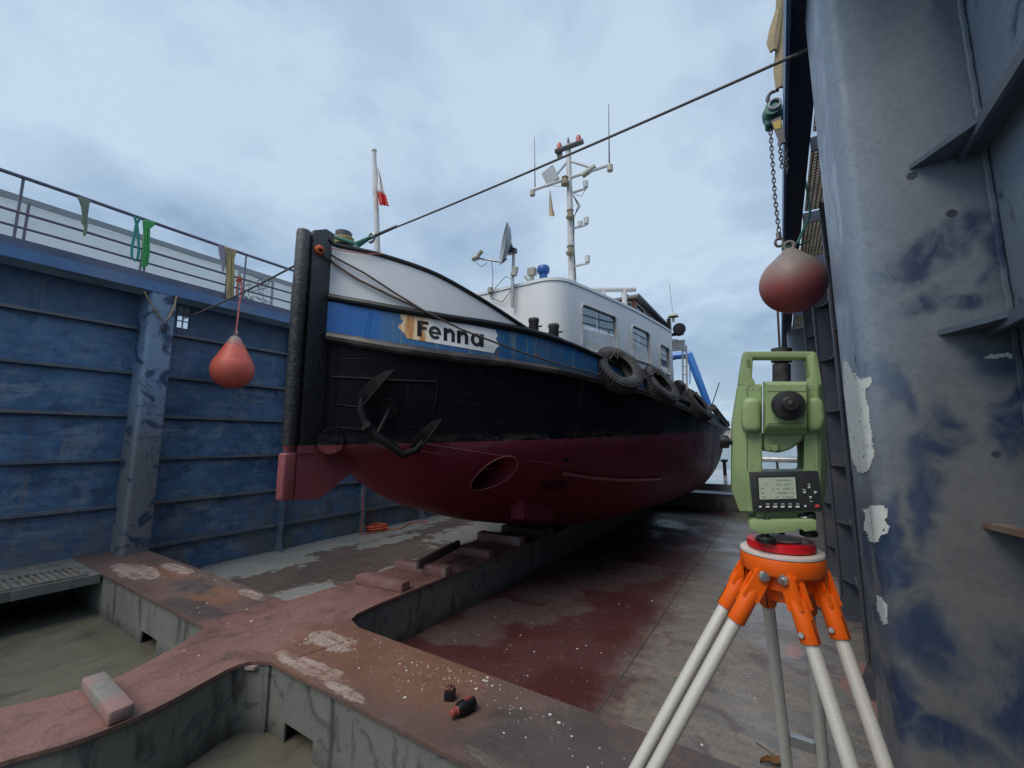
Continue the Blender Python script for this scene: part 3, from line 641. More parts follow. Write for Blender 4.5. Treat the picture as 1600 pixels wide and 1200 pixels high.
def wing(root, wx, cx, cy0, cy1, s, wmat, cmat, barY, bard, hole=None):
    bx0, bx1 = (wx - .06, wx) if s > 0 else (wx, wx + .06)
    bays = [(-4.5, cy0), (cy1, 9.5), (9.9, 24.0)]
    for i, (y0, y1) in enumerate(bays):
        mb = MB()
        if hole and i == 1: ring_hole(mb, bx0, bx1, y0, y1, FZ, 3.6, *hole)
        else: mb.b2((bx0, y0, FZ), (bx1, y1, 3.6))
        mb.build('wall_plating', M_chalk if (s < 0 and i == 0) else wmat, root)
    column(root, wx, cx, cy0, cy1, cmat); column(root, wx, cx, 9.5, 9.9, cmat)
    for i, (y0, y1) in enumerate(bays):
        for z in RIB_Z[:-1] if i == 0 else RIB_Z:
            d = .075; mb = MB(); cuts = [y0] + ([y for y in barY if y0 < y < y1]) + [y1]
            for ya, yb in zip(cuts, cuts[1:]):
                e0 = .012 if ya != y0 else 0; e1 = .012 if yb != y1 else 0
                mb.b2((wx, ya + e0, z - .009), (wx + s * d, yb - e1, z + .009))
                mb.b2((wx + s * (d - .013), ya + e0, z - .030), (wx + s * d, yb - e1, z - .0091))
            mb.build('rib', M_ribedge, root)
    for y in barY:
        mb = MB(); mb.b2((wx, y - .011, FZ), (wx + s * bard, y + .011, 3.58))
        mb.prism([(wx + s * bard, y - .011, FZ), (wx + s * (bard + .10), y - .011, FZ), (wx + s * bard, y - .011, FZ + .28)], (0, .022, 0))
        mb.b2((wx + s * (bard - .004), y - .035, FZ + .28), (wx + s * (bard + .012), y + .035, 3.58))
        if s < 0:
            for z in RIB_Z: mb.prism([(wx - .001, y - .30, z - .035), (wx + s * (bard - .005), y - .0115, z - .035), (wx - .001, y - .0115, z - .035)], (0, 0, .014))
        mb.build('web_frame', M_ribdark if s < 0 else M_wall, root)
h0 = at(276, 511, 'X', LWX); h1 = at(299, 481, 'X', LWX)
lw = thing('dock_wall', 'blue dock wall with horizontal ribs behind the round red buoy and the ship bow', 'wall', (LWX, 2, FZ))
wing(lw, LWX, LCX, 2.08, 2.39, 1, M_wall, M_colL, (4.33, 6.1, 7.87), .13, (min(h0.y, h1.y), max(h0.y, h1.y), h0.z, h1.z))
mb = MB(); ys = (min(h0.y, h1.y), max(h0.y, h1.y))
for k in (.0, .5, 1.0): y = lerp(ys[0], ys[1], k); mb.b2((LWX - .05, y - .008, h0.z - .01), (LWX - .03, y + .008, h1.z + .01))
for k in (.0, .33, .67, 1.0): z = lerp(h0.z, h1.z, k); mb.b2((LWX - .048, ys[0], z - .007), (LWX - .032, ys[1], z + .007))
mb.build('opening_grille', M_darksteel, lw)
rw = thing('dock_wall', 'close blue dock wall with chalky peeling column right beside the green survey instrument', 'wall', (RWX, 2, FZ))
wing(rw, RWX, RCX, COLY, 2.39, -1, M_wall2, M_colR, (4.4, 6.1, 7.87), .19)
# peeling patches on the near face of the close column
def on_column(px, py, off):
    d = ray(px, py); r = .06; t = COLY / d.y
    if t * d.x >= RCX + r: return CAM + d * t + Vector((0, -off, 0))
    t = RCX / d.x
    if t * d.y >= COLY + r: return CAM + d * t + Vector((-off, 0, 0))
    c = Vector((RCX + r, COLY + r)); v = Vector((d.x, d.y)); A = v.dot(v); B = -2 * v.dot(c); C_ = c.dot(c) - r * r
    t = (-B - math.sqrt(max(0, B * B - 4 * A * C_))) / (2 * A); p = CAM + d * t; n = Vector((p.x - c.x, p.y - c.y, 0)).normalized(); return p + n * off
def inside(x, y, poly):
    k = False
    for (x0, y0), (x1, y1) in zip(poly, poly[1:] + poly[:1]):
        if (y0 > y) != (y1 > y) and x < (x1 - x0) * (y - y0) / (y1 - y0) + x0: k = not k
    return k
def patch(pts, seed):
    mb = MB(); st = 1.9; V = {}
    x0, x1 = min(p[0] for p in pts) - 3, max(p[0] for p in pts) + 3; y0, y1 = min(p[1] for p in pts) - 3, max(p[1] for p in pts) + 3
    def vert(i, j):
        if (i, j) not in V:
            x, y = x0 + i * st + .5 * mnoise.noise(Vector((i * .9, j * .9, seed))), y0 + j * st + .5 * mnoise.noise(Vector((i * .9, j * .9, seed + 9))); sil = 1245 + .1167 * y + 3.2
            V[(i, j)] = mb.bm.verts.new(on_column(max(x, sil), y, .0022))
        return V[(i, j)]
    for i in range(int((x1 - x0) / st) + 1):
        for j in range(int((y1 - y0) / st) + 1):
            x, y = x0 + (i + .5) * st, y0 + (j + .5) * st; w = Vector((x * .10, y * .06, seed))
            if x < 1245 + .1167 * y + 2.0: continue
            if inside(x + 3.5 * mnoise.noise(w) + 2.0 * mnoise.noise(w * 4), y + 3.0 * mnoise.noise(w + Vector((7, 7, 7))) + 2.0 * mnoise.noise(w * 4 + Vector((3, 3, 3))), pts) and mnoise.noise(Vector((x * .35, y * .16, seed + 4))) < .55:
                mb.bm.faces.new((vert(i, j), vert(i, j + 1), vert(i + 1, j + 1), vert(i + 1, j)))
    mb.bm.normal_update(); bmesh.ops.solidify(mb.bm, geom=list(mb.bm.faces), thickness=.0018)
    return mb.build('peeling_patch', M_peel, rw)
patch([(1319, 560), (1324, 566), (1333, 582), (1345, 592), (1364, 590), (1361, 602), (1354, 608), (1354, 625), (1358, 642), (1360, 662), (1365, 690), (1367, 712), (1362, 726), (1356, 735), (1349, 740), (1340, 734), (1334, 725), (1327, 700), (1322, 660), (1318, 610)], 1)
patch([(1350, 795), (1362, 790), (1375, 789), (1386, 795), (1387, 806), (1383, 812), (1389, 823), (1388, 832), (1376, 838), (1372, 848), (1362, 847), (1358, 836), (1352, 830)], 2)
patch([(1371, 930), (1380, 935), (1386, 945), (1388, 972), (1384, 977), (1376, 965), (1371, 948)], 3)
patch([(1536, 558), (1548, 554), (1568, 553), (1590, 552), (1588, 558), (1560, 560), (1545, 561)], 4)
# corner weld between column and plating; snipes where the ribs run onto the column
mb = MB(); n = 260
mb.tube([(RWX - .010 + .0008 * math.sin(i * 7.1), COLY - .009 + .0008 * math.sin(i * 3.7), lerp(.0, 3.58, i / n)) for i in range(n + 1)], [.009 + .0012 * math.sin(i * 2.9) for i in range(n + 1)], 7)
mb.build('corner_weld', M_colR, rw)
for z, tip in ((2.45, .115), (1.85, .10), (1.24, .06)):
    MB().prism([(RWX - .0745, COLY - .19, z - .0085), (RWX - .075 - tip, COLY - .0005, z - .0085), (RWX - .0755, COLY - .0005, z - .0085)], (0, 0, .017)).build('rib_snipe', M_ribedge if z > 1.5 else M_rustbar, rw)
# walkway decks, fascia, coaming
def deck(root, wx, s, grates=False):
    f = wx + s * .40 if s > 0 else wx - .467
    def bx(a, b, z0, z1, nm, mt):
        return MB().b2((min(a, b), -4.5, z0), (max(a, b), 24.0, z1)).build(nm, mt, root)
    bx(f, f - s * .02, 3.59, 3.735, 'fascia', M_fascia)
    bx(f - s * .085, f - s * .095, 3.76, 3.86, 'coaming', M_coam)
    if not grates: bx(f - s * .021, wx - s * 1.2, 3.70, 3.73, 'walkway_deck', M_under)
    else:
        bx(f - s * .021, f - s * .17, 3.70, 3.73, 'walkway_deck', M_under); bx(wx - s * .02, wx - s * 1.4, 3.70, 3.73, 'walkway_deck', M_under)
        y = 1.2
        while y < 12:
            MB().b2((min(f - s * .17, wx), y - .10, 3.62), (max(f - s * .17, wx), y - .09, 3.73)).build('cross_bearer', M_under, root)
            mb = MB(); x0, x1 = f - s * .18, wx
            k = 0
            while k < 1.0: mb.b2((min(x0, x1), y + k, 3.675), (max(x0, x1), y + k + .012, 3.71)); k += .045
            for q in range(9): x = lerp(x0, x1, (q + .5) / 9); mb.b2((x - .004, y, 3.68), (x + .004, y + 1.0, 3.705))
            mb.build('walkway_grating', M_grate, root); y += 1.25
    return f
fl = deck(lw, LWX, 1); fr_ = deck(rw, RWX, -1, True)
# handrails on both walls
def handrail(root, x, posts):
    for z, r in ((4.62, .024), (4.18, .017), (4.0, .015)):
        pts = [(x + .004 * math.sin(i * 1.7), -4.4 + i * .95, z + .006 * math.sin(i * 2.3)) for i in range(30)]
        MB().tube(pts, r, 8).build('rail', M_rail, root)
    for y in posts: MB().tube([(x, y, 3.70), (x, y, 4.62)], .014, 6).build('post', M_rail, root)
ry = [at(35, 290, 'X', -7.45).y, at(230, 380, 'X', -7.45).y, at(383, 420, 'X', -7.45).y]
hl = thing('handrail', 'purple grey pipe handrail hung with slings above the ribbed blue wall behind the buoy', 'railing', (-7.45, 2, 3.7))
handrail(hl, -7.45, ry + [ry[2] + 1.4, ry[2] + 2.8, ry[2] + 4.2, ry[0] - 1.3])
hr = thing('handrail', 'handrail on top of the close wall from which the chain hoist hangs', 'railing', (.27, 2, 3.7))
handrail(hr, .27, [1.0, 2.4, 3.8, 5.2, 6.6, 8.0, 9.4])
wb = thing('windbreak', 'pale sheet windbreak with a grey flat top bar beyond the handrail', 'windbreak', (-8.6, 2, 3.7))
MB().b2((-8.61, -4.4, 4.74), (-8.585, 24, 4.83)).build('top_bar', M_farbar, wb)
mb = MB(); rows = []
for j in range(9):
    rows.append([(-8.64 + .018 * math.sin(i * 1.9 + j) + .01 * math.sin(i * .7), -4.4 + i * .25, lerp(3.72, 4.75, j / 8)) for i in range(115)])
mb.sheet(rows, .004).build('sheet', M_sheet, wb)
for k in range(22): MB().tube([(-8.57, -4 + k * 1.25, 3.72), (-8.57, -4 + k * 1.25, 4.75)], .016, 6).build('post', M_rail, wb)
# squiggly patterned mesh panel tied to the far bar
A = at(383, 432, 'X', -8.5); B = at(428, 480, 'X', -8.5); z0, z1 = 3.95, 4.70; y0, y1 = A.y - .1, B.y - .05
pn = thing('mesh_panel', 'small panel of squiggly wire mesh at the far railing beside the ship bow post', 'panel', (-8.52, y0, z0))
mb = MB()
for y in (y0, y1): mb.b2((-8.53, y - .02, 3.75), (-8.50, y + .02, z1))
for z in (z0 + .12, z1): mb.b2((-8.529, y0 + .02, z - .02), (-8.501, y1 - .02, z + .02))
mb.build('frame', M_farbar, pn)
r2 = random.Random(3); mb = MB()
for k in range(46):
    c = Vector((-8.515, r2.uniform(y0 + .05, y1 - .05), r2.uniform(z0 - .12, z1 - .05))); a0 = r2.uniform(0, 6.3); rr = r2.uniform(.03, .07)
    mb.tube([c + Vector((0, math.cos(a0 + t * .6) * rr * (1 + .12 * t), math.sin(a0 + t * .6) * rr * (1 + .1 * t))) for t in range(8)], .009, 5)
mb.build('wire_mesh', M_farbar, pn)['kind'] = 'stuff'
# beyond the open end: pipe barrier, posts, far shore
pb = thing('pipe_barrier', 'grey pipe barrier across the open end of the dock', 'barrier', (-1, 22.5, 0))
MB().tube([(-1.75, 22.5, .62), (.62, 22.5, .62)], .13, 12).build('pipe', M_steel, pb)
for x in (-1.5, -.2): MB().tube([(x, 22.5, .02), (x, 22.5, .55)], .05, 8).build('post', M_darksteel, pb)
bp = at(1133, 743, 'Z', .02)
MB().lathe([(.07, 0), (.07, .55), (.14, .56), (.14, .66), (.05, .67)], (bp.x, bp.y, .02), seg=12).build('mooring_post', M_black, None, off=(bp.x, bp.y, .02))
tag(bpy.data.objects['mooring_post'], 'short black mooring post on the wet deck at the open end', 'bollard')
mb = MB(); rw_ = random.Random(8); rows = []
for j, h in enumerate((0, .6, 1.0)): rows.append([(-900 + i * 30, 640 + j * 60, -1.7 + h * (6 + 6 * rw_.random())) for i in range(61)])
mb.grid(rows); tag(mb.build('far_shore', M_shore), kind='structure')
for i, (x, y, w, h) in enumerate(((-62, 610, 26, 12), (-28, 600, 16, 9), (-2, 612, 30, 10), (42, 604, 20, 13))):
    b = thing('harbour_building', ['wide pale harbour building on the far shore just past the ship stern', 'lowest pale building on the far shore across the water', 'long pale shed on the far shore behind the survey instrument', 'tallest far shore building behind the survey instrument'][i], 'building', (x, y, -1.6), group='buildings on the far shore')
    MB().b2((x - w / 2, y, -1.6), (x + w / 2, y + 12, -1.6 + h)).build('wall', M_bldg, b)
    MB().prism([(x - w / 2 - .5, y - .5, -1.6 + h), (x + w / 2 + .5, y - .5, -1.6 + h), (x + w / 2 - 3, y + 6, 1.4 + h), (x - w / 2 + 3, y + 6, 1.4 + h)], (0, 13, 0)).build('roof', M_bldgroof, b)
    for k in range(5):
        for q in range(2): MB().b2((x - w * .4 + k * w * .18, y - .15, 1 + q * 4), (x - w * .4 + k * w * .18 + 1.6, y - .01, 3 + q * 4)).build('window', M_pane, b)
# ------------------------------------------------------------------ the ship on the keel line
SX = -3.61
T_hbs = [(2.36,.03),(2.6,.42),(3,.88),(3.6,1.32),(4.5,1.72),(6,2.07),(8,2.3),(10,2.38),(13,2.38),(14.2,2.3),(15.2,1.9),(15.9,1.2),(16.3,.25)]
T_hbw = [(2.36,.025),(2.6,.31),(3,.72),(3.6,1.17),(4.5,1.61),(6,2.0),(8,2.26),(10,2.35),(13,2.30),(14.2,2.02),(15.2,1.25),(15.9,.45),(16.3,.05)]
T_zs = [(2.36,2.47),(2.65,2.376),(3.06,2.306),(3.54,2.28),(4,2.26),(4.75,2.21),(5.8,2.156),(7.3,2.05),(9.85,1.87),(13,1.80),(16.3,1.82)]
T_zr = [(2.36,2.86),(2.64,2.765),(3.0,2.695),(3.4,2.668),(3.83,2.64),(4.24,2.59),(4.77,2.51),(5.5,2.39),(6.5,2.254),(8,2.13),(11,2.03),(14,2.0),(16.3,2.02)]
T_zu = [(2.30,3.43),(2.63,3.285),(2.955,3.13),(3.26,2.95),(3.6,2.757),(3.80,2.655)]
T_zk = [(2.36,1.42),(2.76,1.246),(3.14,.905),(3.94,.605),(5.01,.337),(6.29,.113),(7.2,.075),(12.5,.075),(14,.45),(15,.95),(16.3,1.62)]
T_n = [(2.36,1.5),(3.5,1.6),(5,1.58),(7,2.6),(11,3.1),(14,2.0),(16.3,1.8)]
hbs = lambda y: smooth(T_hbs, y)
hbw = lambda y: smooth(T_hbw, y)
zs = lambda y: smooth(T_zs, y)
zr = lambda y: smooth(T_zr, y)
zu = lambda y: smooth(T_zu, y)
zw = lambda y: 1.45 + .03 * min(max(y - 2.36, 0), 7.0)
zk = lambda y: min(smooth(T_zk, y), zw(y) - .02)
def hbz(y, z):
    w, k = zw(y), zk(y)
    if z >= w:
        t = min(1, (z - w) / (zs(y) - w)); return lerp(hbw(y), hbs(y), t * (.7 + .3 * t))
    if z <= k: return 0.0
    n = interp(y, T_n); u = (w - z) / (w - k); return hbw(y) * (1 - u ** n) ** (1 / n)
def hit(px, py, off=0.0, f=None):
    f = f or hbz; d = ray(px, py)
    def g(t): p = CAM + d * t; return (p.x - SX) - f(p.y, p.z)
    t = 2.0 / d.y; prev = t; st = .06 / d.y
    while t < 17 / d.y:
        if g(t) <= 0: break
        prev = t; t += st
    lo, hi = prev, t
    for _ in range(24):
        m = (lo + hi) / 2
        if g(m) > 0: lo = m
        else: hi = m
    p = CAM + d * hi; e = .02
    gx, gy, gz = 1.0, -(f(p.y + e, p.z) - f(p.y - e, p.z)) / (2 * e), -(f(p.y, p.z + e) - f(p.y, p.z - e)) / (2 * e)
    return p + Vector((gx, gy, gz)).normalized() * off
ship = thing('ship', 'small steel ship with black and red hull and white deckhouse sitting in the dock', 'ship', (SX, 9, 0))
ys = [2.36 + .06 * i for i in range(12)] + [3.08 + .16 * i for i in range(24)] + [6.92 + .42 * i for i in range(14)] + [12.9 + .28 * i for i in range(12)] + [16.15, 16.3]
def section(y):
    w, k, n = zw(y), zk(y), interp(y, T_n); o = []
    for i in range(15):
        a = math.pi / 2 * i / 14; ce, se = math.cos(a) ** (2 / n), math.sin(a) ** (2 / n)
        o.append((hbw(y) * se if i else 0.0, w - (w - k) * ce if i < 14 else w))
    for i in range(1, 6):
        z = lerp(w, zs(y), i / 5); o.append((hbz(y, z - 1e-6), z))
    return o
bm_rows = []
for y in ys:
    s = section(y); row = [(SX + h, y, z) for h, z in reversed(s)] + [(SX - h, y, z) for h, z in s[1:]]
    bm_rows.append(row)
mb = MB(); V = [[mb.bm.verts.new(p) for p in r] for r in bm_rows]; k = len(V[0])
for A, B in zip(V, V[1:]):
    for i in range(k): mb.bm.faces.new((A[i], A[(i + 1) % k], B[(i + 1) % k], B[i]))
mb.bm.faces.new(V[0]); mb.bm.faces.new(list(reversed(V[-1])))
hull = mb.build('hull', M_hull, ship, 40)
# bow thruster tunnel: a real hole through the forebody
TH = hit(775, 740); TR = .185
cut = MB().lathe([(TR, 0), (TR, 5)], (-1.1, TH.y, TH.z), (-1, 0, 0), 40).build('cutter', M_hull, ship)
bo = hull.modifiers.new('cut', 'BOOLEAN'); bo.operation = 'DIFFERENCE'; bo.object = cut; bo.solver = 'EXACT'
dg = bpy.context.evaluated_depsgraph_get(); me2 = bpy.data.meshes.new_from_object(hull.evaluated_get(dg))
hull.modifiers.clear(); hull.data = me2; me2.name = 'hull'
bpy.data.objects.remove(cut)
for p in me2.polygons: p.use_smooth = True
me2.set_sharp_from_angle(angle=R(40))
pts = []
for i in range(40):
    a = 2 * math.pi * i / 40; y, z = TH.y + TR * math.cos(a), TH.z + TR * math.sin(a); pts.append((SX + hbz(y, z) + .004, y, z))
MB().tube(pts, .009, 6, closed=True).build('thruster_rim', M_fore, ship)
MB().b2((SX - .8, TH.y - TR + .01, TH.z + .045), (SX + hbz(TH.y, TH.z) - .06, TH.y + TR - .012, TH.z + .06)).build('thruster_divider', M_fore, ship)
# bulwark, rails, rubbing strake
def strip(za, zb, y0, y1, off0, off1, th, n, name, mat, m=4):
    for sd in (1, -1):
        mb = MB(); rows = []
        for j in range(m + 1):
            row = []
            for i in range(n + 1):
                y = lerp(y0, y1, i / n); z = lerp(za(y), zb(y), j / m); row.append((SX + sd * (hbs(y) + lerp(off0, off1, j / m)), y, z))
            rows.append(row if sd > 0 else row[::-1])
        mb.grid(rows); mb.bm.normal_update()
        ex = [(v.co.copy()) for v in mb.bm.verts]
        bmesh.ops.solidify(mb.bm, geom=list(mb.bm.faces), thickness=th)
        mb.build(name, mat, ship)
strip(zs, zr, 2.335, 16.25, .0, .0, .015, 110, 'bulwark', M_bul)
strip(zr, zu, 2.335, 3.78, -.004, -.004, .012, 30, 'bow_panel', M_panel)
ysr = [2.34 + .07 * i for i in range(30)] + [4.5 + .3 * i for i in range(39)] + [16.2]
for sd in (1, -1):
    MB().tube([(SX + sd * (hbs(y) + .02), y, zs(y)) for y in ysr], [.052 if y < 3.45 else .040 for y in ysr], 10).build('rubbing_strake', M_strake, ship)
    MB().tube([(SX + sd * (hbs(y) + .005), y, zr(y)) for y in ysr], [.038 if y < 4.2 else .030 for y in ysr], 10).build('bulwark_rail', M_black if sd > 0 else M_blackm, ship)
    yu = [2.30 + .05 * i for i in range(31)]
    MB().tube([(SX + sd * (hbs(y) - .002), y, zu(y)) for y in yu], .022, 8).build('upper_rail', M_black, ship)
# stem post, bow fender, forefoot
MB().prism([(SX - .055, 2.14, 1.38), (SX + .055, 2.14, 1.38), (SX + .055, 2.18, 1.38), (SX + .028, 2.375, 1.38), (SX - .028, 2.375, 1.38), (SX - .055, 2.18, 1.38)], (0, 0, 2.05)).build('stem_post', M_tar, ship)
mb = MB(); fr = [(.062, 1.452), (.065, 1.8), (.061, 2.3), (.064, 2.9), (.062, 3.40), (.056, 3.435), (.03, 3.44)]
mb.lathe([(r, z) for r, z in fr], (SX - .012, 2.078, 0), seg=28)
MBf = mb.build('bow_fender', M_tar, ship, 45)
mb = MB(); mb.prism([(SX - .04, 2.15, 3.431), (SX - .04, 2.36, 3.431), (SX - .04, 2.36, 3.51), (SX - .04, 2.27, 3.525), (SX - .04, 2.15, 3.46)], (.08, 0, 0)); mb.build('stem_cap', M_tar, ship)
mb = MB(); mb.prism([(SX - .035, 2.13, 1.45), (SX - .035, 2.13, .985), (SX - .035, 2.36, .962), (SX - .035, 2.82, 1.262), (SX - .035, 2.70, 1.45)], (.07, 0, 0)); mb.build('forefoot_plate', M_fore, ship)
mb = MB(); mb.b2((SX - .062, 2.012, .985), (SX + .042, 2.128, 1.388), .022, 3)
mb.lathe([(.035, 1.396), (.042, 1.42), (.055, 1.451)], (SX - .012, 2.075, 0), seg=18); mb.build('fender_foot', M_tar, ship, 45)
# welded oval plate on the stem, and the strips of the anchor pocket
dc = hit(517, 690); MB().lathe([(.118, -.06), (.118, .055), (.112, .06)], dc, (.80, -.60, 0), 32).build('round_cap', M_hull, ship)
MB().tube([dc + Vector((-.02, -.10, .03)), dc + Vector((.02, .02, .02))], .018, 6).build('cap_lug', M_black, ship)
def hull_line(pxs, r, name, mat, n=6, off=.004):
    pts = []
    for a, b in zip(pxs, pxs[1:]):
        for i in range(n): pts.append(hit(lerp(a[0], b[0], i / n), lerp(a[1], b[1], i / n), off))
    pts.append(hit(pxs[-1][0], pxs[-1][1], off)); return MB().tube(pts, r, 6).build(name, mat, ship)
hull_line([(518, 589), (560, 591), (610, 594), (684, 597)], .011, 'pocket_strip', M_anchor)
hull_line([(684, 592), (682, 620), (676, 642)], .009, 'pocket_strip', M_anchor)
hull_line([(526, 632), (560, 636)], .007, 'pocket_strip', M_anchor)
hull_line([(533, 668), (565, 672)], .007, 'pocket_strip', M_anchor)
hull_line([(665, 694), (720, 702), (790, 713)], .004, 'plate_lap', M_fore, 8, .001); hull_line([(822, 719), (880, 727), (960, 737)], .004, 'plate_lap', M_fore, 8, .001)
hull_line([(640, 702), (670, 707), (700, 712)], .004, 'plate_lap', M_fore, 6, .001)
hull_line([(880, 738), (920, 744), (970, 749), (1030, 748)], .022, 'bilge_keel', M_fore, 8, .02)
gr = MB()
for i in range(8):
    a = hit(850 + i * 5, 751, .006); b = hit(844 + i * 5, 764, .006); gr.tube([a, b], .009, 5)
gr.build('sea_chest_grille', M_black, ship)
dh = hit(884, 719); MB().lathe([(.03, -.02), (.03, .012), (.02, .014)], dh, (.9, -.35, -.1), 14).build('hull_plug', M_black, ship)
st = MB(); st.prism([(-2.82, 4.42, 1.0), (-2.82, 4.42, .56), (-2.82, 4.50, .545), (-2.82, 5.05, .45), (-2.82, 5.20, .45), (-2.82, 5.25, .50), (-2.82, 5.25, 1.0)], (.18, 0, 0))
st.build('keel_stub', M_hull, ship)
# rivets and seams on the forward bulwark
mb = MB()
for i in range(9):
    for c in (0, 1):
        p = hit(577 + c * 5 - i * .9, 487 + i * 4.6, .0, lambda y, z: hbs(y)); mb.lathe([(.007, 0), (.0055, .004), (.002, .006)], p, (.78, -.62, 0), 8)
mb.build('rivets', M_bul, ship)['kind'] = 'stuff'
mb = MB()
for (px, py) in ((838, 528), (838, 535), (838, 542), (838, 549), (838, 556), (862, 536), (862, 543), (862, 550), (862, 558)):
    mb.lathe([(.007, 0), (.0055, .004), (.002, .006)], hit(px, py + 3, .0, lambda y, z: hbs(y)), (.7, -.7, 0), 8)
mb.build('rivets', M_bul, ship)['kind'] = 'stuff'
# nameplate and its lettering, wrapped on the bulwark
bulf = lambda y, z: hbs(y)
top = [(620, 488), (640, 488), (665, 492.5), (700, 500.5), (772, 515.5), (784, 518)]; bot = [(620, 526), (640, 529.5), (700, 539.5), (772, 552), (784, 554)]
mb = MB(); rows = []; nj = 12
lx = [629, 626, 625, 627, 630, 629, 624, 622, 624, 628, 632, 634, 636]; rx = [774, 775, 777, 777, 775, 775, 778, 780, 779, 776, 774, 773, 772]
for j in range(nj + 1):
    row = []
    for i in range(25):
        x = lerp(lx[j], rx[j], i / 24); y = lerp(interp(x, top), interp(x, bot), j / nj); row.append(hit(x, y, .0035, bulf))
    rows.append(row)
mb.sheet(rows, -.003); plate = mb.build('nameplate', M_plate, ship)
def cpx(cx, cy): return hit(430 + cx / 4, 480 + cy / 4, .0062, bulf)
def quad(mb, a, b, c, d, n=4, m=4):
    rows = []
    for j in range(m + 1):
        rows.append([cpx(*[lerp(lerp(a[q], b[q], i / n), lerp(d[q], c[q], i / n), j / m) for q in (0, 1)]) for i in range(n + 1)])
    mb.sheet(rows, -.002)
def arc(mb, cx, cy, rx, ry, w, a0, a1, n=18, wy=None):
    rows = []; wy = wy or w
    for i in range(n + 1):
        a = R(lerp(a0, a1, i / n)); sh = .19
        o = (cx + rx * math.cos(a), cy - ry * math.sin(a) + sh * rx * math.cos(a)); q = (cx + (rx - w) * math.cos(a), cy - (ry - wy) * math.sin(a) + sh * (rx - w) * math.cos(a))
        rows.append([cpx(*o), cpx((o[0] + q[0]) / 2, (o[1] + q[1]) / 2), cpx(*q)])
    mb.sheet(rows, -.002)
def glyph(f):
    mb = MB(); f(mb); return mb.build('letter', M_letter, plate)
def gF(mb): quad(mb, (889, 82), (916, 86), (914, 184), (887, 180)); quad(mb, (916.3, 86), (958, 93), (958, 112), (916.3, 106)); quad(mb, (915.5, 120), (948, 125), (948, 143), (915.5, 139))
def ge(mb): arc(mb, 998, 160, 39, 41, 20, 8, 322); quad(mb, (960, 147), (1036, 160), (1036, 176), (960, 162))
def gn(x, y):
    def f(mb):
        quad(mb, (x, y), (x + 22, y + 4), (x + 22, y + 84), (x, y + 80)); arc(mb, x + 40, y + 41, 30, 34, 22, 0, 165, 14)
        quad(mb, (x + 48, y + 34), (x + 70, y + 38), (x + 70, y + 92), (x + 48, y + 88))
    return f
def ga(mb): arc(mb, 1257, 205, 36, 41, 20, 0, 360, 24); quad(mb, (1280, 168), (1302, 172), (1302, 252), (1280, 248))
for g in (gF, ge, gn(1052, 128), gn(1136, 143), ga): glyph(g)
# bollards
def bollard(x, y, z0, z1, r, name='bollard', mat=M_blackm):
    mb = MB(); mb.lathe([(r * .96, z0), (r * .96, z1 - .05), (r * 1.06, z1 - .04), (r * 1.06, z1 - .012), (r * .95, z1)], (x, y, 0), seg=20)
    mb.tube([(x - r * 1.7, y - .01, z1 - .10), (x + r * 1.7, y + .01, z1 - .10)], .011, 6); return mb.build(name, mat, ship)
bollard(-2.26, 4.02, 2.25, 2.86, .058); bollard(-2.13, 4.26, 2.2, 2.83, .062)
b = MB(); b.lathe([(.075, 2.4), (.075, 3.60), (.085, 3.61), (.088, 3.73), (.08, 3.74)], (-3.86, 2.66, 0), seg=22); b.build('bow_bollard', M_lampgrey, ship)
# flagstaff with its torn ensign
fs = MB(); fp = [at(590, 400, 'Y', 3.06), at(588, 330, 'Y', 3.06), at(584.5, 237, 'Y', 3.06)]
fs.tube([fp[0] - Vector((0, 0, 1.2))] + fp, [.034, .034, .03, .025], 10); fs.lathe([(.03, 0), (.032, .02), (.012, .03)], fp[2], seg=10); fs = fs.build('flagstaff', M_mast, ship)
def cloth(cols, name, mat, parent, th=.002):
    mb = MB(); mb.sheet(cols, th); return mb.build(name, mat, parent, 60)
def flagpt(x, y, d): return at(x, y, 'Y', 3.06 + d)
cols = []
for j in range(10):
    t = j / 9; y0 = lerp(264, 300, t); r = []
    for i in range(7):
        u = i / 6; x = lerp(589.5, lerp(591, 603, t), u); r.append(flagpt(x - (1 if i == 0 else 0), lerp(262, 298, t) + u * 6 * t, .03 * math.sin(u * 9 + t * 2)))
    cols.append(r)
M_fw = simple('flag_white_cloth', (.85, .85, .87), .85, 0, .15, 20, .1); M_frd = simple('flag_red_cloth', (.66, .06, .06), .85, 0, .25, 20, .1)
cloth(cols, 'flag_upper', M_fw, fs)
cols = []
for j in range(8):
    t = j / 7; r = []
    for i in range(7):
        u = i / 6; x = lerp(lerp(590, 593, t), lerp(603, 607 + (1.5 if j % 2 else -1), t), u); r.append(flagpt(x, lerp(298.5, 319, t) + u * lerp(6, 2, t) + (2.2 if (i % 2 and j == 7) else 0), .03 * math.sin(u * 9 + 2)))
    cols.append(r)
cloth(cols, 'flag_lower', M_frd, fs)
cols = [[flagpt(lerp(582, 588, i / 4) - t * 0, lerp(275, 306, t) + (4 * t if i > 2 else 0), .02 * math.sin(i * 2)) for i in range(5)] for t in [k / 6 for k in range(7)]]
cloth(cols, 'flag_fold', M_fw, fs)
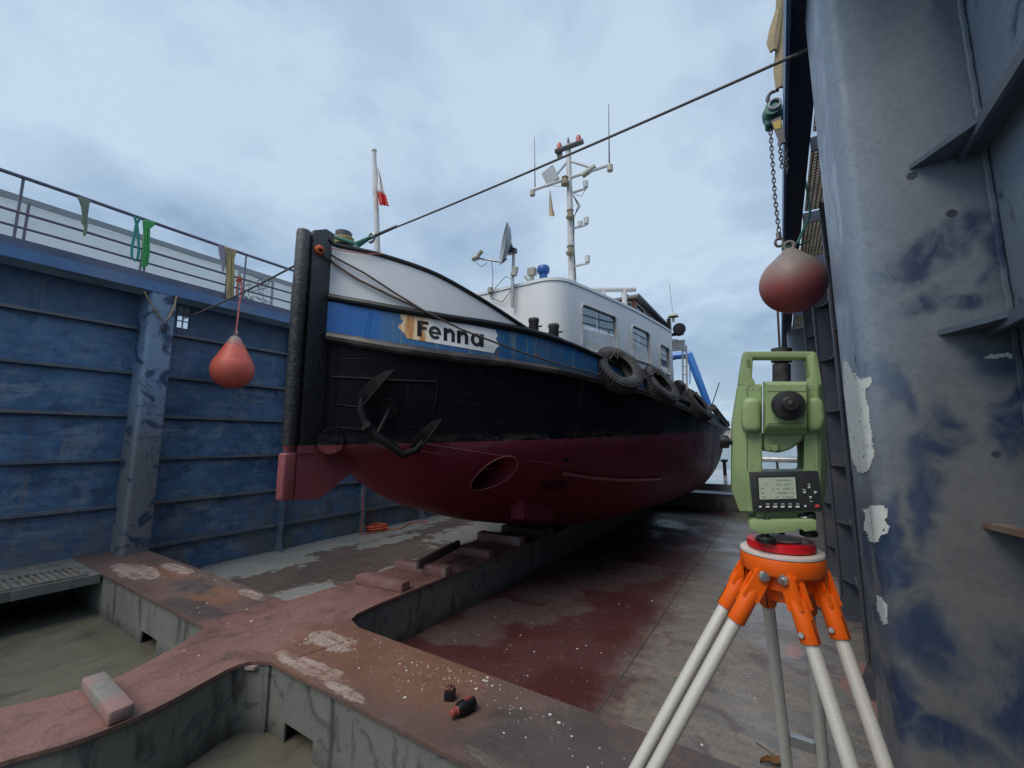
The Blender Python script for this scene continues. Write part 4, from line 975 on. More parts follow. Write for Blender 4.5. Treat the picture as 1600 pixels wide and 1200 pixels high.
# deckhouse with windows let into its curved side
T_wall = [(4.98,1.395),(5.07,1.42),(5.72,1.565),(6.56,1.73),(7.6,1.87),(8.45,1.955)]
wx = lambda y: smooth(T_wall, y)
wins = [(5.17, 6.05, 2.71, 3.34), (6.53, 7.23, 2.77, 3.32), (7.68, 8.22, 2.70, 3.22)]
side = sorted(set([5.0 + .115 * i for i in range(31)] + [v for w in wins for v in w[:2]])); side = [v for v in side if v <= 8.45]
fcx, fcy, fr = 1.395 - .33, 4.70 + .33, .33
plan = [(0.0, 4.70), (.35, 4.70), (.7, 4.70), (1.0, 4.70)] + [(fcx + fr * math.sin(a), fcy - fr * math.cos(a)) for a in [R(80) * i / 10 for i in range(11)]] + [(wx(y), y) for y in side if y > 5.02]
zrows = sorted(set([2.25, 3.60] + [v for w in wins for v in w[2:]]))
for sd in (1,):
    pass
house = None
mb = MB()
for sd in (1, -1):
    V = [[mb.bm.verts.new((SX + sd * h, y, z)) for h, y in plan] for z in zrows]
    for j in range(len(zrows) - 1):
        for i in range(len(plan) - 1):
            ym = (plan[i][1] + plan[i + 1][1]) / 2; zm = (zrows[j] + zrows[j + 1]) / 2
            if plan[i][0] > 1.3 and any(a < ym < b and c < zm < d for a, b, c, d in wins): continue
            f = (V[j][i], V[j][i + 1], V[j + 1][i + 1], V[j + 1][i]); mb.bm.faces.new(f if sd > 0 else f[::-1])
bmesh.ops.remove_doubles(mb.bm, verts=list(mb.bm.verts), dist=1e-4)
mb.bm.normal_update(); bmesh.ops.solidify(mb.bm, geom=list(mb.bm.faces), thickness=.03)
he = plan[-1]; mb.b2((SX - he[0] + .04, he[1] - .03, 2.25), (SX + he[0] - .04, he[1] - .0, 3.6))
house = mb.build('deckhouse', M_white, ship, 45)
outl = [(SX + h, y) for h, y in plan] + [(SX - h, y) for h, y in reversed(plan[1:])]
def grow(pl, d):
    o = []
    n = len(pl)
    for i in range(n):
        a, b = Vector(pl[i - 1]), Vector(pl[(i + 1) % n]); t = (b - a).normalized(); o.append((pl[i][0] + t.y * d, pl[i][1] - t.x * d))
    return o
mb = MB(); base = grow(outl, .014); cx_, cy_ = SX, 6.6
r0 = [(x, y, 3.575) for x, y in base]; r1 = [(x, y, 3.615) for x, y in base]; r2_ = [(lerp(x, cx_, .035), lerp(y, cy_, .03), 3.635) for x, y in base]; r3 = [(lerp(x, cx_, .6), lerp(y, cy_, .4), 3.70) for x, y in base]
mb.grid([r0, r1, r2_, r3], True); mb.bm.faces.new([mb.bm.verts.new(p) for p in r3]); bmesh.ops.remove_doubles(mb.bm, verts=list(mb.bm.verts), dist=1e-4); mb.build('deckhouse_roof', M_white, ship, 60)
mb = MB(); mb.prism([(SX + h * .93, y + .06, 2.26) for h, y in plan] + [(SX - h * .93, y + .06, 2.26) for h, y in reversed(plan[1:])], (0, 0, .02)); mb.build('cabin_floor', M_dark, ship)
def wallpt(y, z, off):
    e = .02; t = Vector((wx(y + e) - wx(y - e), 2 * e, 0)).normalized(); return Vector((SX + wx(y), y, z)) + Vector((t.y, -t.x, 0)) * off
for wi, (a, b, c, d) in enumerate(wins):
    r = .07; path = []
    for cyy, czz, s0 in ((b - r, d - r, 0), (a + r, d - r, 90), (a + r, c + r, 180), (b - r, c + r, 270)):
        for i in range(6): t = R(s0 + 18 * i); path.append((cyy + r * math.cos(t), czz + r * math.sin(t)))
    W = MB(); W.tube([wallpt(y, z, .006) for y, z in path], .018, 6, closed=True, ell=(1, 1)); W = W.build('window', M_mast, ship)
    # corner fillets hide the square corners of the opening
    mb = MB()
    for yy, zz, sy, sz in ((b, d, -1, -1), (a, d, 1, -1), (a, c, 1, 1), (b, c, -1, 1)):
        mb.face([wallpt(yy, zz, .001), wallpt(yy + sy * r, zz, .001), wallpt(yy + sy * r * .29, zz + sz * r * .29, .001), wallpt(yy, zz + sz * r, .001)])
    mb.build('corner_fillet', M_white, W)
    mb = MB(); mb.grid([[wallpt(lerp(a, b, i / 6), z, -.012) for i in range(7)] for z in (c, d)]); mb.build('pane', M_glass, W)
    split = lerp(c, d, [.58, .45, .30][wi]); mb = MB()
    mb.grid([[wallpt(lerp(a - .03, b + .03, i / 70), z, -.045 + .014 * math.sin(i * 1.15 + wi) * (1.2 if z == c - .05 else 1)) for i in range(71)] for z in (c - .05, split)]); mb.build('curtain', M_lace, W)
    if wi < 2:
        mb = MB(); mb.tube([wallpt(a, split + .01, -.07), wallpt(b, split + .01, -.07)], .008, 6)
        for q in (.5,): mb.tube([wallpt(lerp(a, b, q), c, -.05), wallpt(lerp(a, b, q), d, -.05)], .012, 6)
        mb.build('curtain_rail', M_mast, W)
    if wi == 0:
        mb = MB(); rg = random.Random(4)
        for i in range(26):
            y0 = lerp(a, b, rg.uniform(.15, .6)); z0 = d - rg.uniform(.02, .2); p = wallpt(y0, z0, -.06); q = wallpt(y0 + rg.uniform(-.03, .03), z0 - rg.uniform(.03, .09), -.07)
            mb.tube([p, p.lerp(q, .5) + Vector((.01, 0, 0)), q], [.004, .012, .002], 5)
        mb.build('hanging_plant', M_plantleaf, W)
# wheelhouse
HX0, HX1, HY0, HY1 = -4.97, -2.25, 8.15, 10.75
wh = MB(); wh.b2((HX0 + .02, HY0 + .31, 2.3), (HX1 - .02, HY1, 3.66)); wh = wh.build('wheelhouse', M_brown, ship)
mb = MB(); mb.b2((HX0, HY0, 3.62), (HX1, HY1 + .01, 3.78)); mb.b2((HX0, HY0, 4.27), (HX1, HY1, 4.30))
for x in (HX0 + .04, -4.3, -3.61, -2.95, HX1 - .04): mb.b2((x - .04, HY0 + .003, 3.78), (x + .04, HY0 + .08, 4.27))
for y in (HY0 + .04, 9.0, 9.9, HY1 - .04):
    for x in (HX0 + .04, HX1 - .04): mb.b2((x - .0395, y - .05, 3.781), (x + .0395, y + .05, 4.269))
mb.build('window_posts', M_brown, wh)
xs_ = [HX0 + .08, -4.34, -4.26, -3.65, -3.57, -2.99, -2.91, HX1 - .08]
for i in range(0, 8, 2): MB().b2((xs_[i], HY0 + .03, 3.78), (xs_[i + 1], HY0 + .04, 4.27)).build('window', M_glass2, wh)
for y0, y1 in ((HY0 + .09, 8.95), (9.05, 9.85), (9.95, HY1 - .09)):
    MB().b2((HX1 - .04, y0, 3.78), (HX1 - .03, y1, 4.27)).build('window', M_glass2, wh)
    mb = MB(); q = HX1 - .025
    mb.tube([(q, y0 + .03, 3.80), (q, y1 - .03, 3.80), (q, y1 - .03, 4.255), (q, y0 + .03, 4.255)], .016, 6, closed=True); mb.build('window_frame', M_mast, wh)
mb = MB(); mb.tube([(-2.93, HY0 + .02, 3.80), (-2.31, HY0 + .02, 3.80), (-2.31, HY0 + .02, 4.255), (-2.93, HY0 + .02, 4.255)], .016, 6, closed=True); mb.build('window_frame', M_mast, wh)
mb = MB(); mb.prism([(HX0 - .1, HY0 - .10, 4.302), (HX1 + .08, HY0 - .10, 4.302), (HX1 + .08, HY1 + .12, 4.302), (HX0 - .1, HY1 + .12, 4.302)], (0, 0, .045)); mb.b2((HX1 + .081, HY0 - .105, 4.32), (HX1 + .10, HY1 + .125, 4.36)); mb.build('roof', M_roofgrey, wh)
mb = MB(); mb.b2((-2.55, HY0 - .1, 4.245), (-2.40, HY0 - .02, 4.295)); mb.lathe([(.05, 0), (.06, .05), (.02, .07)], (-2.45, HY0 + .05, 4.36), seg=12); mb.build('roof_lamp', M_black, wh)
# searchlight and antenna on the wheelhouse corner
sl = MB(); c = at(1047, 500, 'Y', 10.6); sl.b2((c.x - .06, 10.5, c.z - .55), (c.x + .02, 10.62, c.z + .02)); sl.lathe([(.13, -.12), (.15, .1), (.14, .13), (.05, .14)], c + Vector((.2, 0, -.28)), (.2, -.95, 0), 18); sl.b2((c.x + .02, 10.5, c.z - .42), (c.x + .3, 10.6, c.z - .36)); sl.build('searchlight', M_black, ship)
an = MB(); c = at(1052, 497, 'Y', 10.6); an.lathe([(.03, -.1), (.03, 0), (.13, .03), (.10, .09), (.02, .11)], c, seg=14); an.tube([c, at(1046, 443, 'Y', 10.6)], .008, 5); an.build('gps_antenna', M_beige, ship)
# radar scanner bar on the roof
rd = MB(); a = at(921, 453, 'Y', 7.3); b_ = at(993, 452.5, 'Y', 7.9)
rd.tube([a, b_], .045, 10); m_ = a.lerp(b_, .75); rd.tube([m_, m_ - Vector((0, 0, .5))], .05, 10); m_ = a.lerp(b_, .3); rd.tube([m_, m_ - Vector((0, 0, .6))], .04, 10); rd.build('radar_bar', M_mast, ship)
# mast
my = 7.6; mb0 = at(894, 445, 'Y', my); mtop = at(888, 226, 'Y', my)
ms = MB(); ms.tube([mb0 - Vector((0, 0, 1.0)), mb0.lerp(mtop, .5), mtop], [.075, .065, .05], 12); ms = ms.build('mast', M_mast, ship)
P = lambda x, y, d=0: at(x, y, 'Y', my + d)
MB().tube([P(833, 297), P(954, 257)], .033, 8).build('crossarm', M_mast, ms)
mb = MB(); mb.tube([P(888, 251), P(868, 275)], .024, 6); mb.tube([P(891, 252), P(926, 263)], .024, 6); mb.build('arm_brace', M_mast, ms)
mb = MB(); mb.tube([P(868, 237, -.05), P(911, 221, -.05)], .055, 8); mb.b2(tuple(P(873, 240) - Vector((.03, .03, .1))), tuple(P(876, 236) + Vector((.03, .03, 0)))); mb.build('top_bar', M_lampgrey, ms)
for x, y in ((874, 231), (904, 219)): MB().lathe([(.05, -.05), (.055, .05), (.04, .1), (.01, .12)], P(x, y, -.06), seg=12).build('red_lamp', M_lamp_red, ms)
MB().lathe([(.04, 0), (.03, .12), (.004, .22)], P(888, 228), seg=10).build('mast_tip', M_lampgrey, ms)
for x, y in ((954, 257), (833, 297)):
    o = MB(); c = P(x - 1, y + 5 if x > 900 else y + 4); o.lathe([(.06, -.07), (.06, .05), (.03, .06)], c, seg=12); o.build('side_lamp', M_beige, ms)
MB().tube([P(952, 254), P(951.5, 205), P(951, 163)], [.016, .009, .006], 6).build('whip_antenna', M_lampgrey, ms)
MB().tube([P(836, 292), P(835.5, 250), P(835, 214)], [.014, .008, .005], 6).build('whip_antenna', M_lampgrey, ms)
q = P(860, 275); MB().box(q, (.30, .05, .40), Matrix.Rotation(R(-22), 3, 'Y'), .01).build('floodlight', M_dish, ms)
q = P(920, 266); MB().box(q - Vector((0, 0, .02)), (.32, .12, .07), Matrix.Rotation(R(-20), 3, 'Y'), .01).build('floodlight', M_beige, ms)
def lantern(x, y):
    MB().lathe([(.085, -.11), (.09, -.07), (.05, -.05), (.055, .04), (.075, .05), (.03, .09)], P(x, y, -.14), seg=14).build('lantern', M_brass, ms)
for x, y in ((883, 281), (891, 333), (891, 389)): lantern(x, y)
for x0, y0, x1, y1 in ((895, 301, 916, 294), (896, 357, 917, 351), (898, 416, 919, 411)):
    mb = MB(); mb.tube([P(x0, y0), P(x1, y1)], .026, 8); mb.lathe([(.05, -.04), (.055, .09), (.03, .11)], P(x1 - 1, y1 - 4), seg=12)
    if y0 == 357: mb.lathe([(.045, -.04), (.05, .06), (.03, .08)], P(907, 351), seg=12)
    mb.build('lamp_arm', M_mast, ms)
mb = MB()
for k in range(3): mb.tube([P(896, 305) + Vector((0, -.02, 0)), P(903 + 2 * k, 322, -.02), P(897 - k, 340), P(897, 380 + 20 * k), P(900, 440)], .008, 5)
mb.tube([P(915, 296), P(908, 307), P(898, 303)], .007, 5); mb.build('mast_cables', M_lampgrey, ms)
MB().tube([P(852, 290), P(893, 292)], .007, 5).build('signal_halyard', M_mast, ms)
cols = []
for j in range(9):
    t = j / 8; cols.append([P(lerp(859.2 - .2, 857 + (0 if j < 7 else 1), t) + lerp(0.6, 9, t) * i / 5, lerp(297, 338, t) - (3 if (j == 8 and i in (0, 5)) else 0), .05 * math.sin(i * 1.6 + t)) for i in range(6)])
cloth(cols, 'pennant', M_pennant, ms)
# satellite dish on the front of the house
sat = MB(); pole = [at(800.5, 480, 'Y', 4.64), at(801, 440, 'Y', 4.64), at(803, 392, 'Y', 4.64)]
sat.tube(pole, .022, 8); sat = sat.build('satellite_dish', M_steel, ship)
dn = Vector((-.72, -.68, .12)).normalized(); dcn = at(786, 381, 'Y', 4.60)
MB().lathe([(.285, -.02), (.29, -.005), (.22, -.06), (.12, -.095), (.0, -.105)], dcn, dn, 36, False).build('reflector', M_dish, sat)
mb = MB(); lo_ = dcn - Vector((0, 0, .27)); l_ = at(743, 403, 'Y', 4.45); mb.tube([lo_ + Vector((.06, 0, .04)), lo_, l_], .014, 6); mb.build('feed_arm', M_steel, sat)
mb = MB(); mb.lathe([(.035, -.05), (.045, .03), (.03, .06)], l_, (.9, .2, .25), 12); mb.lathe([(.03, 0), (.03, .08)], l_ + Vector((.05, 0, .03)), (.8, 0, .6), 10); mb.build('feed_horn', M_beige, sat)
mb = MB(); mb.tube([dcn + Vector((.10, 0, 0)), at(801, 393, 'Y', 4.64)], .03, 8); mb.box(at(800, 393, 'Y', 4.63), (.13, .07, .06)); mb.build('mount', M_darksteel, sat)
mb = MB(); mb.box(at(804, 424, 'Y', 4.60), (.09, .05, .13), Matrix.Rotation(R(14), 3, 'Y'), .01); mb.build('junction_box', M_beige, sat)
mb = MB(); F_ = lambda x, y: at(x, y, 'Y', 4.66)
mb.tube([F_(800, 436), F_(798, 455), F_(785, 472), F_(768, 466), F_(762, 452)], .006, 5); mb.tube([F_(768, 408), F_(770, 425), F_(770, 452)], .005, 5); mb.tube([F_(802, 437), F_(790, 432), F_(775, 448), F_(770, 460)], .005, 5); mb.tube([F_(742, 408), F_(752, 417), F_(761, 411)], .005, 5); mb.build('dish_cables', M_lampgrey, sat)
MB().box(F_(766, 453), (.06, .05, .07)).build('cable_box', M_beige, sat)
c = at(849, 425, 'Y', 5.3); mb = MB(); mb.lathe([(.085, -.02), (.095, .0), (.095, .06), (.08, .085), (.03, .095)], c, seg=20); mb.lathe([(.06, -.25), (.06, -.015)], c, seg=14); mb.build('blue_vent', M_bluecap, ship)
c = at(831, 427, 'Y', 5.2); mb = MB(); mb.box(c + Vector((0, 0, .02)), (.12, .10, .12), None, .01); mb.box(c - Vector((0, 0, .11)), (.05, .05, .16)); mb.tube([c + Vector((-.12, 0, -.02)), c + Vector((-.05, 0, -.12))], .02, 6); mb.build('deck_lamp', M_beige, ship)
# after deck: ladder frame, davit, coiled gear
lf = MB(); Q = lambda x, y: at(x, y, 'Y', 10.9)
for x in (1066.5, 1072.5): lf.tube([Q(x, 540), Q(x + 1, 618)], .022, 6)
lf.tube([Q(1050, 531), Q(1058, 531), Q(1066, 540)], .02, 6)
for y in (548, 560, 572, 585, 600): lf.tube([Q(1066.5, y), Q(1073, y + .5)], .014, 6)
lf.build('stern_rail', M_mast, ship)
MB().box(Q(1060, 540), (.32, .06, .26)).build('life_ring_box', M_white, ship)
dv = MB(); D = lambda x, y: at(x, y, 'Y', 12.2); dv.tube([D(1044, 560), D(1056, 556), D(1078, 554)], .10, 8); dv.tube([D(1076, 553), D(1085, 576), D(1107, 634)], [.10, .10, .085], 8); dv.tube([D(1078, 556), D(1078, 600)], .015, 5); dv.build('davit', M_davit, ship)
mb = MB()
for k in range(5): c = at(1060 + 6 * k, 604 + 7 * k, 'Y', 10.6 + .4 * k); mb.lathe([(.14, -.1), (.17, 0), (.14, .1)], c, (.3, .8, .3 * (k % 2)), 10)
mb.build('deck_gear', M_darksteel, ship)
mb = MB(); mb.tube([at(1110, 640, 'Y', 13.4), at(1124, 598, 'Y', 13.4)], .015, 6); mb.build('stern_pole', M_darksteel, ship)
mb = MB(); a = hit(1112, 636, .02, bulf); b_ = hit(1133, 664, .05, bulf); mb.tube([a, b_ if b_.y < 16 else a + Vector((0, 3, -.1))], .07, 8); mb.build('stern_fender', M_blackm, ship)
# ------------------------------------------------------------------ things hung on the ship and in the dock
def solo(mb, name, mat, label, cat, loc, group=None, angle=35):
    return tag(mb.build(name, mat, None, angle, off=loc), label, cat, group)
# tyre fenders
def tyre(p, nrm, label, roll):
    n = Vector(nrm).normalized(); t = thing('tyre_fender', label, 'tyre', p, group='tyre fenders along the ship rail')
    c = p + n * .085; Ro, Ri, w = .315, .175, .095
    prof = [(Ri, -w * .75), (Ri + .03, -w), (Ro - .05, -w * 1.06), (Ro - .012, -w * .93), (Ro, -w * .6), (Ro + .004, 0), (Ro, w * .6), (Ro - .012, w * .93), (Ro - .05, w * 1.06), (Ri + .03, w), (Ri, w * .75), (Ri + .02, w * .5), (Ri + .07, w * .3), (Ri + .07, -w * .3), (Ri + .02, -w * .5), (Ri, -w * .75)]
    MB().lathe(prof, c, n, 48, False).build('carcass', M_rubber, t, 40)
    u = n.orthogonal().normalized(); v = n.cross(u); mb = MB()
    for k in range(44):
        a = 2 * math.pi * (k + roll) / 44; d = u * math.cos(a) + v * math.sin(a); tg = n.cross(d)
        for s_ in (-1, 1):
            Mx = Matrix((tg, n, d)).transposed(); mb.box(c + d * (Ro + .004) + n * (s_ * w * .5) + tg * (.01 * s_), (.026, w * .72, .016), Mx @ Matrix.Rotation(.3 * s_, 3, 'Z'))
    mb.build('tread', M_rubber, t)['kind'] = 'stuff'
    return t, c
for i, (px, py, tl, lab) in enumerate(((962, 585, (.66, -.42, .48), 'biggest looking black tyre fender hanging below the first cabin window'),
        (1026, 608, (.76, -.22, .52), 'middle black tyre fender hanging on the hull between two other tyres'),
        (1086, 638, (.80, -.14, .52), 'black tyre fender farthest aft near the ship stern'))):
    p = hit(px - 3, py, .0, bulf); t, c = tyre(p, tl, lab, i * .37)
    mb = MB()
    for k in (-1, 1):
        r_ = hit(px - 18 + 10 * k, py - 34 + i * 3, .04, bulf); mb.tube([r_, r_.lerp(c, .4) + Vector((.03, 0, 0)), c + Vector((.02, -.02 + .04 * k, .24))], .009, 6)
    mb.build('lashing', M_rope, t)
# anchor in its pocket
an = thing('anchor', 'black stockless anchor drawn up against the bow with two pointed flukes', 'anchor', hit(605, 650))
def ap(x, y, off): return hit(x, y, off)
hw = MB(); hc = hit(607, 640, .004); nrm = (hit(607, 640, .1) - hit(607, 640, 0)).normalized()
hw.lathe([(.085, -.06), (.095, .0), (.10, .010), (.09, .014), (.08, .0), (.07, -.10)], hc, nrm, 28, False); hw.build('hawse_lip', M_anchor, ship)
MB().lathe([(.082, -.02), (.08, -.015)], hc + nrm * .012, nrm, 24).build('hawse_dark_disc', simple('hawse_darkness', (.004, .004, .005), .9, 0, .1, 9, 0), ship)  # dark disc stands in for the shade inside the hawse hole
pts = [ap(570, 622, .10), ap(568, 640, .12), ap(574, 660, .14), ap(590, 678, .15), ap(612, 692, .15), ap(632, 700, .14), ap(650, 697, .12), ap(660, 688, .11)]
MB().tube(pts, [.024, .034, .038, .042, .042, .040, .034, .024], 10).build('crown', M_anchor, an)
sh = MB(); sh.tube([ap(596, 676, .15), ap(605, 655, .10), ap(611, 640, .03)], [.038, .032, .028], 8, ell=(1, .6)); sh.build('shank', M_anchor, an)
def fluke(base_a, base_b, tip, edge, off):
    mb = MB(); A, B, T = ap(*base_a, off), ap(*base_b, off), ap(*tip, off + .05); E_ = [ap(*e, off + .015) for e in edge]; M1 = (A + B) / 2; n = (ap(*base_a, off + .1) - A).normalized()
    ridge = [M1 + n * .045, M1.lerp(T, .5) + n * .05, T]
    L = [A] + E_ + [T]; back = [q - n * .05 for q in L]
    mb.tube([B + n * .02, B.lerp(T, .35) + n * .028, B.lerp(T, .7) + n * .018, T], [.015, .013, .010, .003], 8)
    k = len(L)
    for i in range(k - 1):
        a = i / (k - 1); b = (i + 1) / (k - 1); mb.face([L[i], L[i + 1], B.lerp(T, b) , B.lerp(T, a)] if i < k - 2 else [L[i], T, B.lerp(T, a)])
        mb.face([back[i], back[i + 1], (B - n * .05).lerp(T - n * .05, b), (B - n * .05).lerp(T - n * .05, a)] if i < k - 2 else [back[i], T - n * .02, (B - n * .05).lerp(T, a)])
        mb.face([L[i], L[i + 1], back[i + 1], back[i]])
    mb.build('fluke', M_anchor, an)
fluke((563, 634), (572, 634), (621, 578), [(567, 613), (584, 593), (603, 582)], .10)
fluke((640, 696), (652, 700), (687, 654), [(646, 688), (658, 671), (673, 659)], .10)
mb = MB(); mb.lathe([(.03, -.03), (.034, .0), (.03, .03)], ap(580, 662, .19), nrm, 12); mb.lathe([(.02, -.02), (.02, .02)], ap(574, 667, .18), nrm, 10); mb.build('pivot_bolt', M_blackm, an)

# mooring wire, shackle and slings at the bow
S0 = at(582, 370, 'X', -3.55); E0 = at(1263, 77, 'Y', 2.44)
wr = thing('mooring_wire', 'long steel wire rope running from the bow shackle up to the close column', 'wire', S0)
MB().tube(sag(S0, E0, .02, 20), .0085, 8).build('wire_rope', M_wire, wr)
dW = (E0 - S0).normalized(); MB().tube([S0 + dW * .05, S0 + dW * .42], [.018, .014], 10).build('ferrule', M_wire, wr)
mb = MB(); c = S0 - dW * .03; mb.tube([c + Vector((.05 * math.cos(a), .01, .05 * math.sin(a))) for a in [R(30 * k) for k in range(12)]], .014, 8, closed=True); mb.tube([c + dW * .02, c + dW * .1], .02, 8); mb.build('shackle', M_steel, wr)
B0 = Vector((-3.80, 2.62, 3.66)); sl = thing('bow_sling', 'pale green rope sling from the bow bollard to the wire shackle', 'sling', B0)
J = at(556, 381, 'X', -3.6)
mb = MB(); mb.tube([B0 + Vector((-.05, -.07, -.02)), J, c], [.016, .024, .02], 8); mb.tube([B0 + Vector((.02, .09, -.04)), J + Vector((0, .03, -.02)), c], .014, 8); mb.tube([J, J + Vector((.03, 0, -.10)), J + Vector((.07, 0, -.13))], .02, 6); mb.build('rope', M_green_rope, sl)
mb = MB()
for k in range(4): z = 3.60 + .02 * k; mb.tube([Vector((-3.86 + .098 * math.cos(a), 2.66 + .098 * math.sin(a), z + .01 * math.sin(a))) for a in [R(20 * q) for q in range(18)]], .013, 6, closed=True)
mb.build('bollard_turns', M_yellow_sling, sl)
h_mid = Vector((LWX + .01, (ys_h := (h0.y + h1.y) / 2), (h0.z + h1.z) / 2 - .02))
L0 = at(470, 410, 'X', -3.75); solo(MB().tube(sag(L0, h_mid, .03, 12), .010, 8), 'mooring_wire', M_wire, 'thin dark wire from the bow post to the small grilled opening in the ribbed wall', 'wire', L0)
def px_rope(pxs, off, r, mat, label, name='mooring_rope'):
    pts = []
    for a, b in zip(pxs, pxs[1:]):
        for i in range(6): pts.append(hit(lerp(a[0], b[0], i / 6), lerp(a[1], b[1], i / 6), off, bulf))
    pts.append(hit(pxs[-1][0], pxs[-1][1], off, bulf)); return solo(MB().tube(pts, r, 8), name, mat, label, 'rope', pts[0])
px_rope([(513, 407), (560, 438), (610, 463), (664, 488)], .03, .012, M_rope, 'lower brown mooring rope slanting down across the white bow panel')
px_rope([(513, 398), (570, 428), (620, 461), (662, 487)], .035, .010, M_rope, 'upper brown mooring rope slanting down across the white bow panel')
px_rope([(664, 489), (720, 517), (800, 548), (870, 571), (932, 586)], .05, .010, M_rope, 'brown rope running along the blue bulwark from the nameplate to the first tyre')
px_rope([(513, 389), (545, 395), (575, 399), (600, 399)], .03, .005, M_pinkrope, 'thin red cord across the top of the white bow panel', 'cord')
kc = Vector((SX + .075, 2.19, 3.27)); mb = MB(); rg = random.Random(2)
for k in range(7):
    a0 = rg.uniform(0, 6); ax = Vector((rg.uniform(-1, 1), rg.uniform(-1, 1), rg.uniform(-1, 1))).normalized(); u = ax.orthogonal().normalized(); v = ax.cross(u)
    mb.tube([kc + (u * math.cos(a) + v * math.sin(a)) * .035 for a in [R(36 * q) for q in range(10)]], .011, 6, closed=True)
solo(mb, 'lashing_knot', M_orange_rope, 'orange rope lashing knotted round the stem post of the bow', 'rope', kc)
px_l = [kc, hit(513, 407, .03, bulf)]; solo(MB().tube([kc, kc.lerp(px_l[1], .5) - Vector((0, 0, .02)), px_l[1]], .012, 6), 'rope_tail', M_rope, 'short brown rope end leading from the orange lashing round the stem post', 'rope', kc)

# buoys
def buoy(top, bot, rad, mat, label):
    t = thing('buoy', label, 'buoy', (top.x, top.y, bot), group='round red fender buoys hung on the dock walls'); h = top.z - bot
    rn = rad * .22; hc_ = h - rad; best = max(range(95, 170), key=lambda a: 0 if rad * math.cos(R(180 - a)) >= hc_ else -abs((rad * math.sin(R(a)) - rn) * math.sin(R(a)) + (rad * (1 - math.cos(R(a))) - h) * -math.cos(R(a))))
    prof = [(.0, 0)] + [(rad * math.sin(R(a)), rad * (1 - math.cos(R(a)))) for a in range(10, best, 8)] + [(rad * math.sin(R(best)), rad * (1 - math.cos(R(best))))]
    r1_, h1_ = prof[-1]; prof += [(lerp(r1_, rn, k / 5), lerp(h1_, h - .01, k / 5)) for k in range(1, 6)] + [(rn * .8, h)]
    MB().lathe(prof, (top.x, top.y, bot), seg=40).build('body', mat, t, 60)
    mb = MB(); c = Vector((top.x, top.y, top.z + .01)); mb.tube([c + Vector((rad * .15 * math.cos(a), 0, rad * .09 + rad * .15 * math.sin(a))) for a in [R(30 * k) for k in range(12)]], rad * .055, 8, closed=True); mb.build('eye', mat, t)
    return t
tl = at(368, 526, 'X', -7.18); bl = at(366, 608, 'X', -7.18)
buoy(tl, bl.z, .30, M_buoyL, 'bright red round buoy hanging on a rope in front of the ribbed blue wall')
kn = at(374, 437, 'X', -7.42); br = thing('buoy_rope', 'faded red rope tied to the handrail and holding the bright buoy', 'rope', kn)
MB().tube([kn, kn.lerp(tl, .12) + Vector((.10, 0, -.05)), tl + Vector((0, 0, .05))], .013, 8).build('line', M_pinkrope, br)
mb = MB()
for k in range(4): mb.tube([kn + Vector((.03 * math.cos(a), .02 * math.sin(a) + .01 * k - .02, .035 * math.sin(a + k))) for a in [R(40 * q) for q in range(9)]], .012, 6, closed=True)
mb.tube([kn + Vector((.03, -.03, -.02)), kn + Vector((.05, -.05, -.30))], .010, 6); mb.build('knot', M_orange_rope, br)
HY = 3.3
tr_ = at(1224, 392, 'Y', HY); brr = at(1232, 489, 'Y', HY)
buoy(Vector((tr_.x + .035, HY, tr_.z)), brr.z, .197, M_buoyR, 'dusty red round buoy hanging from chain beside the close column')
# chain hoist on the close wall
Z = lambda x, y, d=0: at(x, y, 'Y', HY + d)
ch = thing('chain_hoist', 'green lever chain hoist hanging by a hook above the dusty buoy', 'hoist', Z(1210, 178))
c = Z(1208, 180); mb = MB(); mb.lathe([(.055, -.05), (.068, -.03), (.068, .03), (.055, .05)], c, (0, 1, 0), 20); mb.lathe([(.05, -.09), (.05, -.05)], c, (0, 1, 0), 16); mb.box(c + Vector((-.01, 0, -.05)), (.09, .08, .09), None, .012); mb.build('housing', M_hoist, ch)
mb = MB(); mb.tube([c + Vector((.012 + .035 * math.cos(a), -.10, .012 + .035 * math.sin(a))) for a in [R(24 * k) for k in range(15)]], .008, 6, closed=True); mb.build('hand_wheel', M_steel, ch)
a, b = Z(1212, 186, -.08), Z(1223, 223, -.08); mb = MB(); mb.prism([a + Vector((-.028, 0, 0)), a + Vector((.03, 0, .01)), b + Vector((.018, 0, 0)), b + Vector((-.016, 0, 0))], (0, .02, 0)); mb.build('lever', M_lampgrey, ch)
mb = MB(); q = a.lerp(b, .15); mb.prism([q + Vector((-.024, -.003, .01)), q + Vector((.026, -.003, .015)), q + Vector((.02, -.003, -.05)), q + Vector((-.015, -.003, -.05))], (0, .002, 0)); mb.build('maker_plate', M_yellow, ch)
hk = Z(1209, 152); mb = MB(); mb.tube([hk + Vector((.035 * math.cos(a_) - .002, 0, .045 * math.sin(a_))) for a_ in [R(k) for k in range(60, 330, 22)]], [.010 + .004 * math.sin(i / 12 * 3.1) for i in range(13)], 8); mb.tube([hk + Vector((.02, 0, .04)), Z(1216, 140)], .012, 8); mb.tube([hk + Vector((.0, 0, -.045)), c + Vector((0, 0, .06))], .014, 8); mb.build('hook', M_darksteel, ch)
